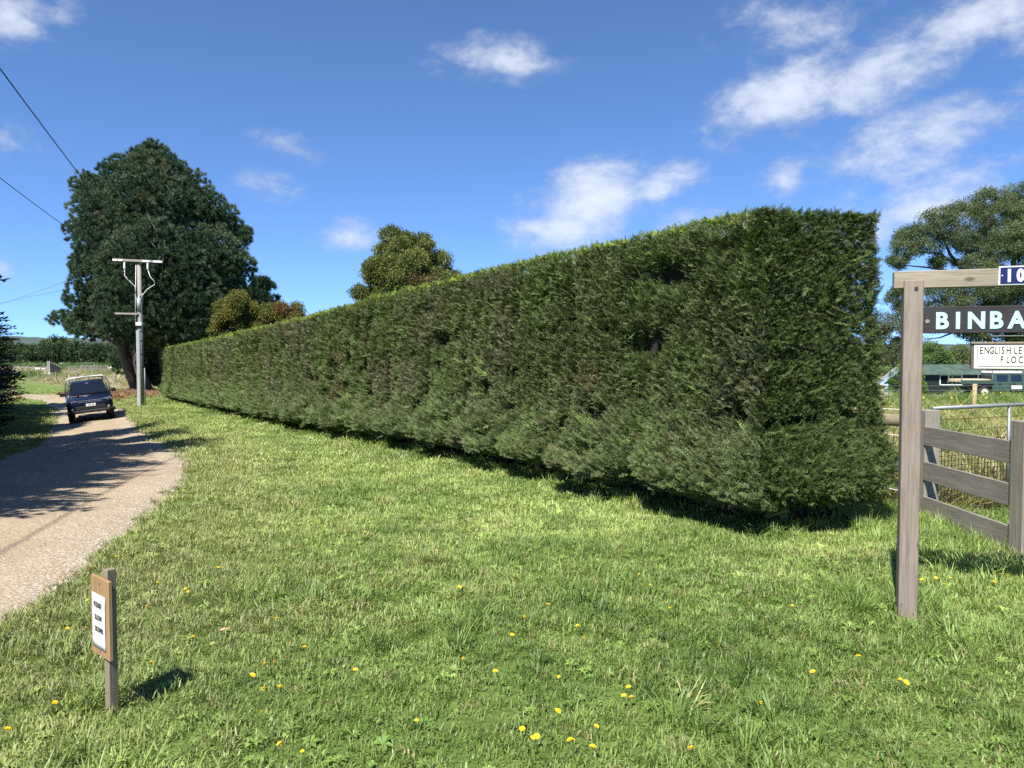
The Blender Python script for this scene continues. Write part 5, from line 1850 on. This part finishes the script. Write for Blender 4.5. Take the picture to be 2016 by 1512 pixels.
for a_ in (90, 210, 330):
    d_ = Vector((math.cos(R(a_)), 0, math.sin(R(a_)))); s_ = Vector((-d_.z, 0, d_.x))
    c_ = Vector((0, -2.475, .893))
    emb.poly([c_, c_ + d_ * .035 + s_ * .02, c_ + d_ * .07, c_ + d_ * .035 - s_ * .02], (0, -.012, 0))
emb.build('emblem', M['chrome'], car)
plate = MB().box((.02, -2.478, .735), (.36, .012, .115)).build('licence_plate', M['white_paint'], car)
me = text_mesh('1RX 1SI', .085, .001, .001, 'CENTER', .82)
me.transform(Matrix.Rotation(R(90), 4, 'X')); me.transform(Matrix.Translation((.02, -2.487, .705)))
obj('plate_lettering', me, M['ink'], plate)
for x0 in (-.1, .45):
    MB().bar((x0 - .35, -1.135, 1.165), (x0 + .18, -1.06, 1.225), .02, .02).build('wiper', M['trim'], car)
MB().box((0, 1.75, .80), (1.78, 1.75, .10), bevel=.01).build('tray_floor', M['galv'], car)
for sx_ in (-1, 1):
    MB().box((sx_ * .885, 1.75, .98), (.03, 1.74, .26), bevel=.006).build('tray_side', M['galv'], car)
MB().box((0, 2.61, .98), (1.74, .03, .26)).build('tailgate', M['galv'], car)
for k_, yy in enumerate((1.02,)):
    hoop = [(-.90, yy, .84), (-.91, yy, 1.40), (-.87, yy, 1.62), (-.78, yy, 1.78), (-.62, yy, 1.85), (0, yy, 1.875), (.62, yy, 1.85), (.78, yy, 1.78), (.87, yy, 1.62), (.91, yy, 1.40), (.90, yy, .84)]
    hp = MB().tube(hoop, .030, 8).build('tray_hoop', M['galv'], car, True)
MB().poly([(-.70, 1.0, 1.845), (.70, 1.0, 1.845), (.66, 1.9, 1.87), (-.66, 1.9, 1.87)], (0, 0, .03)).build('rack_top', M['white_paint'], car)
for sx_ in (-1, 1):
    MB().bar((sx_ * .66, 1.9, 1.86), (sx_ * .70, 2.5, 1.0), .04, .04).build('rack_leg', M['galv'], car)
    mb = MB()
    for k_ in range(9):
        mb.bar((sx_ * .90, 1.03, 1.06 + k_ * .07), (sx_ * .69, 1.03, 1.06 + k_ * .07 + .05), .008, .008)
    for k_ in range(4):
        mb.bar((sx_ * (.70 + k_ * .055), 1.035, 1.05), (sx_ * (.70 + k_ * .055), 1.035, 1.74 - k_ * .05), .008, .008)
    mb.build('hoop_mesh', M['wire'], car)['kind'] = 'stuff'
align(car, cb.x - 1.22, cb.y + 2.15, R(29.5))

# ================================================================== shed, cottage and old truck over the paddock
M['shed_green'] = plain('dark_green_iron', (0.020, 0.030, 0.028), 0.5, 0.2, var=0.15, scale=1.2)
M['shed_roof'] = plain('green_roof_iron', (0.085, 0.125, 0.10), 0.45, 0.2, var=0.35, scale=1.6)
M['roof_grey'] = plain('grey_roof_iron', (0.36, 0.35, 0.33), 0.5, 0.2, var=0.2, scale=2.0)
M['blue_trim'] = plain('blue_trim_paint', (0.34, 0.50, 0.72), 0.5, var=0.06)
SY = 62.0
s0 = on(1822, 772, SY); s0.z = Tz(s0.x + 3, SY) - .05
shed = thing('iron_shed', 'low dark green corrugated iron shed with white framed window', 'shed', tuple(s0))
W_, D_, H_ = 11.0, 4.0, 1.98
MB().box((W_ / 2, D_ / 2, H_ / 2), (W_, D_, H_)).build('wall', M['shed_green'], shed)
for k_ in range(36):
    MB().box((.15 + k_ * .305, -.012, H_ / 2), (.10, .03, H_ - .02), bevel=.008).build('corrugation', M['shed_green'], shed)
MB().poly([(-.45, -.35, H_ - .06), (W_ + .3, -.35, H_ - .06), (W_ - .8, D_ / 2, H_ + .70), (.9, D_ / 2, H_ + .70)], (0, 0, .05)).build('roof', M['shed_roof'], shed)
MB().poly([(-.45, D_ + .35, H_ - .06), (W_ + .3, D_ + .35, H_ - .06), (W_ - .8, D_ / 2, H_ + .702), (.9, D_ / 2, H_ + .702)], (0, 0, .05)).build('roof', M['shed_roof'], shed)
MB().poly([(-.45, -.35, H_ - .062), (.9, D_ / 2, H_ + .69), (-.45, D_ + .35, H_ - .062)], (0, 0, .05)).build('roof_hip', M['shed_roof'], shed)
wx0, wx1 = on(1850, 750, SY).x - s0.x, on(1893, 750, SY).x - s0.x
wz0, wz1 = on(1850, 757.5, SY).z - s0.z, on(1850, 738.5, SY).z - s0.z
win = MB().box(((wx0 + wx1) / 2, -.035, (wz0 + wz1) / 2), (wx1 - wx0, .02, wz1 - wz0)).build('window', M['glass'], shed)
for (cx_, cz_, w_, h_) in (((wx0 + wx1) / 2, wz1, wx1 - wx0 + .08, .07), ((wx0 + wx1) / 2, wz0, wx1 - wx0 + .08, .07), (wx0, (wz0 + wz1) / 2, .07, wz1 - wz0), (wx1, (wz0 + wz1) / 2, .07, wz1 - wz0), ((wx0 + wx1) / 2 + .1, (wz0 + wz1) / 2, .06, wz1 - wz0)):
    MB().box((cx_, -.052, cz_), (w_, .05, h_)).build('frame', M['white_paint'], win)
CY = 60.0
c0 = on(1737, 768, CY); c0.z = Tz(c0.x, CY) - .05
cot = thing('small_cottage', 'little white cottage with grey iron roof and pale blue barge boards', 'cottage', tuple(c0), R(-20))
ww, dd_, hh_ = 2.6, 3.2, 1.15
MB().box((ww / 2, dd_ / 2, hh_ / 2), (ww, dd_, hh_)).build('wall', M['white_paint'], cot)
MB().poly([(0.02, -.01, hh_), (ww - .02, -.01, hh_), (ww / 2, -.01, hh_ + 1.2)], (0, dd_, 0)).build('gable', M['shed_green'], cot)
for sgn in (-1, 1):
    MB().poly([(ww / 2, -.30, hh_ + 1.26), (ww / 2, dd_ + .25, hh_ + 1.26), (ww / 2 + sgn * (ww / 2 + .25), dd_ + .25, hh_ - .10), (ww / 2 + sgn * (ww / 2 + .25), -.30, hh_ - .10)], (0, 0, .05)).build('roof', M['roof_grey'], cot)
    MB().bar((ww / 2, -.32, hh_ + 1.25), (ww / 2 + sgn * (ww / 2 + .22), -.32, hh_ - .06), .05, .16).build('barge_board', M['blue_trim'], cot)
MB().bar((-.3, -.34, hh_ - .05), (ww + .3, -.34, hh_ - .05), .10, .18).build('verandah_beam', M['blue_trim'], cot)
MB().box((ww * .4, -.03, .55), (.75, .05, 1.0)).build('door', M['shed_green'], cot)
for xx in (0.0, ww):
    MB().box((xx, -.30, .55), (.10, .10, 1.1)).build('verandah_post', M['white_paint'], cot)
# old green truck seen from its side
TY = 56.0
t0 = on(1937, 787, TY); t0.z = Tz(t0.x, TY)
M['truck_green'] = plain('dull_green_paint', (0.050, 0.085, 0.070), 0.4, 0.1, var=0.12)
M['cream_rim'] = plain('cream_rim', (0.68, 0.64, 0.50), 0.5)
trk = thing('work_truck', 'dull green four door work truck with white roof parked before the shed', 'truck', tuple(t0))
# local x forwards, local -y towards the drive; rear axle at the origin
sx = TY / 1514.0
X_ = lambda px: (px - 1937) * sx
MB().box((X_(1995) , .85, .84), (X_(2040) - X_(1957), 1.7, .62), bevel=.03).build('body', M['truck_green'], trk)
MB().box((X_(2054), .85, .88), (1.0, 1.5, .52), bevel=.05).build('bonnet', M['truck_green'], trk)
MB().poly([(X_(1957), .06, 1.14), (X_(2028), .06, 1.14), (X_(2014), .10, 1.78), (X_(1957), .10, 1.78)], (0, 1.55, 0)).build('cab', M['truck_green'], trk)
MB().box((X_(1985), .85, 1.86), (X_(2012) - X_(1956), 1.62, .20), bevel=.07).build('roof', M['white_paint'], trk)
for a_, b_, c_ in ((1963, 1984, 0), (1991, 2010, 0)):
    MB().poly([(X_(a_), .045, 1.22), (X_(b_ + (3 if a_ > 1980 else 0)), .045, 1.22), (X_(b_), .075, 1.70), (X_(a_), .075, 1.70)], (0, .02, 0)).build('window', M['glass'], trk)
for xx in (1988, 2012):
    MB().box((X_(xx), -.008, .84), (.02, .02, .60)).build('door_seam', M['trim'], trk)
for xx in (1968, 1996):
    MB().box((X_(xx), -.02, 1.04), (.22, .03, .04)).build('door_handle', M['trim'], trk)
MB().box((X_(2001), -.015, .80), (X_(2012) - X_(1991), .012, .26)).build('door_sign', M['white_paint'], trk)
MB().box((X_(2001.5), -.023, .815), (.45, .004, .016)).build('door_sign_line', M['galv'], trk)
MB().box((X_(1926), .85, 1.05), (X_(1953) - X_(1890), 1.8, .10), bevel=.01).build('tray_floor', M['truck_green'], trk)
MB().box((X_(1922), -.06, 1.18), (X_(1953) - X_(1891), .04, .26)).build('tray_side', M['truck_green'], trk)
MB().box((X_(1922), 1.76, 1.18), (X_(1953) - X_(1891), .04, .26)).build('tray_side', M['truck_green'], trk)
for xx in (1892.5, 1953):
    for yy in (0, 1.7):
        MB().tube([(X_(xx), yy, 1.05), (X_(xx), yy, 2.02)], .035, 6).build('stake_post', M['galv'], trk)
MB().tube([(X_(1953), 0, 2.0), (X_(1953), 1.7, 2.0)], .03, 6).build('headboard_rail', M['galv'], trk)
mb = MB()
MB().box((X_(1926), .85, .72), (X_(1953) - X_(1890), 1.0, .14)).build('chassis', M['trim'], trk)
for yy, sd_ in ((.02, -1), (1.68, 1)):
    for xx in (0, 3.25):
        w_ = MB().tube([(xx, yy - .11, .42), (xx, yy - .08, .42), (xx, yy + .08, .42), (xx, yy + .11, .42)], [.38, .43, .43, .38], 20).build('wheel', M['black_rubber'], trk, True)
        MB().tube([(xx, yy + sd_ * .10, .42), (xx, yy + sd_ * .125, .42)], [.26, .24], 18).build('rim', M['cream_rim'], w_)
        MB().tube([(xx, yy + sd_ * .12, .42), (xx, yy + sd_ * .15, .42)], [.06, .05], 10).build('hub', M['trim'], w_)
MB().tube([(-.55, .02, .62), (-.42, .02, .86), (-.15, .02, .98), (.15, .02, .98), (.42, .02, .86), (.55, .02, .62)], .05, 6).build('mudguard', M['trim'], trk, True)
for xx in (1968, 1985, 2002):
    MB().tube([(X_(xx), .12, 1.94), (X_(xx), .12, 2.06), (X_(xx), 1.58, 2.06), (X_(xx), 1.58, 1.94)], .018, 6).build('rack_bar', M['trim'], trk)
for yy in (.12, 1.58):
    MB().tube([(X_(1966), yy, 2.07), (X_(2006), yy, 2.07)], .018, 6).build('rack_rail', M['trim'], trk)
M['pale_timber'] = wood('pale_timber', (0.48, 0.36, 0.22), (0.68, 0.54, 0.36), 0, 8, knots=False)
ld = thing('timber_load', 'flat tan load of sawn boards lying on the truck tray', 'timber', (t0.x + X_(1922), TY + .85, t0.z + 1.10))
for k_ in range(6):
    MB().box((0, -.70 + k_ * .28, .14 + .03 * (k_ % 2)), (X_(1952) - X_(1893), .25, .20), bevel=.01).build('plank', M['pale_timber'], ld)
M['tarp'] = plain('grey_tarp', (0.34, 0.36, 0.40), 0.7, var=0.25, bumpy=.4)
q_ = on(1897, 772, 58.5)
tp = MB()
blob(tp, (0, 0, .22), (.55, .4, .32), 5, 2, .5)
tag(tp.build('tarp_bundle', M['tarp'], None, True, loc=(q_.x, 58.5, Tz(q_.x, 58.5))), 'crumpled grey tarp bundle on the grass behind the truck tray', 'tarp')

# ================================================================== stock yards down the drive
YY = 130.0
def gp(px, Y):
    p = on(px, 740, Y)
    return Vector((p.x, Y, Tz(p.x, Y)))


def rail_fence(label, px0, px1, Y0, Y1, n, rails, h, name='rail_fence', group=None):
    a_ = gp(px0, Y0)
    t = thing(name, label, 'fence', tuple(a_), 0, group)
    pts = []
    for k_ in range(n):
        f_ = k_ / (n - 1)
        p = gp(px0 + (px1 - px0) * f_, Y0 + (Y1 - Y0) * f_)
        pts.append(p - a_)
        MB().box(p - a_ + Vector((0, 0, h / 2)), (.17, .17, h + .1)).build('post', M['grey_plank'], t)
    for zz in rails:
        for k_ in range(n - 1):
            MB().bar(pts[k_] + Vector((0, -.1, zz)), pts[k_ + 1] + Vector((0, -.1, zz)), .05, .14).build('rail', M['grey_plank'], t)
    return t


rail_fence('grey timber rail yards to the side of the loading ramp by the pine', 137, 224, YY, YY + 4, 8, (.35, .7, 1.05, 1.4), 1.5)
rail_fence('low grey rail fence running off from the loading ramp to the cypress', 30, 92, YY + 14, YY + 6, 6, (.55, 1.05), 1.25)
rail_fence('inner timber yard rails behind the stock yard gate', 160, 190, YY + 9, YY + 10, 4, (.4, .8, 1.2), 1.4)
r0 = gp(93, 122)
rp = thing('loading_ramp', 'timber sided stock loading ramp sloping down into the yards', 'ramp', tuple(r0))
L1 = gp(135, 126).x - r0.x
M['dark_plank'] = wood('dark_plank', (0.05, 0.045, 0.04), (0.12, 0.11, 0.10), 0, 6, knots=False)
for k_ in range(5):
    z0, z1 = .75 + k_ * .34, .35 + k_ * .18
    MB().poly([(.45, 0, z0 - .05), (L1, 2, z1 - .05 + .2), (L1, 2, z1 + .10 + .2), (.45, 0, z0 + .25)], (0, .06, 0)).build('side_board', M['dark_plank'], rp)
for k_ in range(6):
    f_ = k_ / 5
    MB().box((.45 * (1 - f_) + L1 * f_ + .0, -.06 + 2 * f_, 1.2 - .45 * f_), (.15, .12, 2.5 - .95 * f_)).build('post', M['pole_wood'], rp)
MB().box((-.1, .3, 1.2), (.13, .13, 2.5)).build('post', M['pole_wood'], rp)
for k_ in range(6):
    MB().box((.18, .15, .75 + k_ * .3), (.5, .05, .22)).build('end_board', M['grey_plank'], rp)
MB().box((.25, .05, .25), (.75, .5, .75)).build('concrete_footing', M['cream'], rp)
g0 = gp(163, 134)
yg = thing('yard_gate', 'pale steel gate standing in the stock yards', 'gate', tuple(g0))
gw = gp(185, 134).x - g0.x
for zz in (.5, 1.0, 1.5, 2.0):
    MB().bar((0, 0, zz), (gw, 0, zz), .06, .06).build('rail', M['galv'], yg)
for xx in (0, gw):
    MB().bar((xx, 0, 0), (xx, 0, 2.05), .09, .09).build('stile', M['galv'], yg)
tr0 = gp(72, 142)
tgh = MB().box((0, 0, .75), (gp(92, 142).x - tr0.x, .9, .28), bevel=.05)
for xx in (-.7, .7):
    tgh.box((xx, 0, .3), (.2, .8, .62))
tag(tgh.build('water_trough', M['white_paint'], None, loc=(tr0.x + .9, 142, tr0.z)), 'long white water trough behind the low rail fence', 'trough')
M['bale_wrap'] = plain('bale_wrap', (0.70, 0.66, 0.56), 0.5, var=0.12, scale=2)
for px, Y, rz_, lab in ((123, 196, 80, 'round wrapped hay bale lying before the dark windbreak above the ramp'), (136, 197, 84, 'round wrapped hay bale beside another before the dark windbreak'), (219, 150, 20, 'round pale hay bale at the end of the yards by the pine trunks')):
    p = gp(px, Y)
    t = thing('hay_bale', lab, 'hay bale', tuple(p), R(rz_), 'round hay bales')
    rr = .5 if Y > 170 else .62
    ring = [(-.6, 0, rr), (-.52, 0, rr), (.52, 0, rr), (.6, 0, rr)]
    MB().tube(ring, [rr * .93, rr, rr, rr * .93], 20).build('wrap', M['bale_wrap'], t, True)
    for sg in (-1, 1):
        MB().tube([(sg * .595, 0, rr), (sg * .612, 0, rr)], [rr * .80, rr * .74], 18).build('bale_end', M['fence_post'], t)
# rank green weeds behind the yards
x, y = rng.uniform(-125, -70, 2600), rng.uniform(158, 190, 2600)
k = (x > -0.66 * y) & (x < -0.46 * y)
x, y = x[k], y[k]
c = np.array([0.075, 0.13, 0.035]) * rng.uniform(.6, 1.5, (len(x), 1))
tag(scatter('rank_weeds', np.stack([x, y, T(x, y)], 1), upright(len(x), .3), np.stack([rng.uniform(6, 9, len(x))] * 2 + [rng.uniform(1.2, 2.4, len(x))], 1), DRY_P, c), 'rank green weeds behind the stock yards', 'weeds')
# post fence along the verge
f2 = gp(236, 80)
vf = thing('verge_fence', 'row of small timber posts and wire along the bleached verge', 'fence', tuple(f2))
pts = []
for px, Y in ((227, 84), (200, 87), (174, 91), (152, 95), (130, 99), (110, 103), (92, 107), (75, 111), (58, 115), (43, 119), (28, 123)):
    p = gp(px, Y) - f2
    MB().tube([p + Vector((0, 0, -.1)), p + Vector((.02, 0, 1.3))], .095, 7).build('post', M['stake'], vf)
    pts.append(p)
for zz in (.5, .85, 1.15):
    MB().tube([p + Vector((0, -.06, zz)) for p in pts], .012, 4).build('wire', M['wire'], vf)
for k_, (px, py, Y) in enumerate(((26, 774, 50.5), (18, 768, 53.0))):
    p = on(px, py, Y)
    x_, y_ = p.x, p.y
    tag(MB().tube([(0, 0, -.15), (0.01, 0, .8), (0.012, 0, .86)], [.07, .07, .05], 8).build('marker_post', M['fence_post'], None, loc=(x_, y_, Tz(x_, y_))), 'short timber marker post at the bend of the drive', 'post', 'marker posts at the bend')
# fallen needles under the pine
x, y = rng.normal(pb.x + 1.2, 2.1, 2600), rng.normal(PY - 4.0, 2.2, 2600)
k = road_dist(x, y) > 1.6
x, y = x[k], y[k]
c = np.array([0.34, 0.20, 0.11]) * rng.uniform(.6, 1.3, (len(x), 1))
D = np.stack([rng.normal(0, 1, len(x)), rng.normal(0, 1, len(x)), rng.normal(.15, .15, len(x))], 1)
nd = scatter('needle_litter', np.stack([x, y, T(x, y) + .05], 1), frames(D), rng.uniform(.4, .8, len(x)), PINE_P, c)
tag(nd, 'reddish brown fallen needles under the huge pine', 'needles')

# ================================================================== dandelions and a dead leaf
M['stem'] = plain('flower_stem', (0.12, 0.19, 0.05), 0.6)
hd = MB()
for ring_n, rad, z_, zc in ((16, .019, .004, 0.0), (12, .013, .009, .003)):
    for k_ in range(ring_n):
        a_ = 2 * math.pi * k_ / ring_n + rad * 30
        d_ = Vector((math.cos(a_), math.sin(a_), 0)); s_ = Vector((-d_.y, d_.x, 0)) * .0036
        b_ = Vector((0, 0, zc))
        hd.add([b_, d_ * rad * .6 + s_ + Vector((0, 0, z_)), d_ * rad + Vector((0, 0, z_ * .8)), d_ * rad * .6 - s_ + Vector((0, 0, z_))], [(0, 1, 2, 3)])
hd.tube([(0, 0, -.006), (0, 0, .006)], [.006, .009], 8)
head_me = hd.mesh('flower_head'); head_me.materials.append(M['petal'])
st_me = MB().tube([(0, 0, -.02), (.004, 0, .5), (0, 0, 1.0)], [.0017, .0015, .0013], 5).mesh('stem'); st_me.materials.append(M['stem'])
spots = [(380, 1257), (298, 1300), (108, 1388), (15, 1443), (545, 1215), (133, 1245), (170, 1245), (570, 1275), (600, 1277), (540, 1305), (522, 1318), (498, 1340), (551, 1352), (517, 1367), (515, 1400), (595, 1488), (550, 1480),
         (968, 1150), (1028, 1163), (1080, 1198), (1137, 1237), (1008, 1253), (1150, 1260), (912, 1294), (975, 1326), (1100, 1330), (1237, 1357), (1228, 1373), (1243, 1370), (1318, 1205), (1280, 1150), (1258, 1137), (1475, 1190), (1600, 1333),
         (1498, 1392), (1772, 1348), (1784, 1348), (1098, 1413), (1028, 1436), (1048, 1455), (1057, 1452), (1122, 1472), (1128, 1468), (1167, 1475), (1174, 1443), (1360, 1480), (1032, 1222), (1813, 1163), (1842, 1141), (1852, 1139), (1872, 1142), (1860, 1155), (1815, 1145), (1957, 1148), (1984, 1139), (1997, 1148),
         (310, 1150), (370, 1172), (288, 1195), (365, 1165), (240, 1150), (172, 1178), (720, 1050), (560, 985), (640, 930), (860, 1080), (1520, 1145), (1560, 1195), (230, 1095), (430, 1120), (905, 1160), (700, 1330), (820, 1420), (1690, 1300)]
fr_ = random.Random(3)
for px, py in spots:
    d_ = ray(px, py)
    k_ = -EYE / d_.z * 0.965
    x_, y_ = d_.x * k_, d_.y * k_
    t = thing('dandelion', 'small yellow dandelion flower standing in the lawn', 'flower', (x_, y_, Tz(x_, y_)), fr_.uniform(0, 6), 'yellow dandelions in the lawn')
    h_ = fr_.uniform(.05, .09)
    s_ = obj('stem', st_me, None, t); s_.scale = (1, 1, h_)
    f_ = obj('flower_head', head_me, None, t); f_.location = (0, 0, h_)
    q_ = fr_.uniform(.45, .85)
    f_.scale = (q_, q_, q_)
    f_.rotation_euler = (fr_.uniform(-.5, .5), fr_.uniform(-.5, .5), 0)
d_ = ray(440, 1248); k_ = -EYE / d_.z * .985
lf = MB().add([(-.03, 0, 0), (-.01, .016, .008), (.03, .004, .012), (-.005, -.016, .004), (0, 0, .0)], [(0, 1, 4), (1, 2, 4), (2, 3, 4), (3, 0, 4)])
M['dead_leaf'] = plain('dead_leaf', (0.42, 0.24, 0.14), .8)
tag(lf.build('fallen_leaf', M['dead_leaf'], None, loc=(d_.x * k_, d_.y * k_, Tz(d_.x * k_, d_.y * k_) + .05)), 'single curled brown dead leaf lying on the lawn', 'leaf')
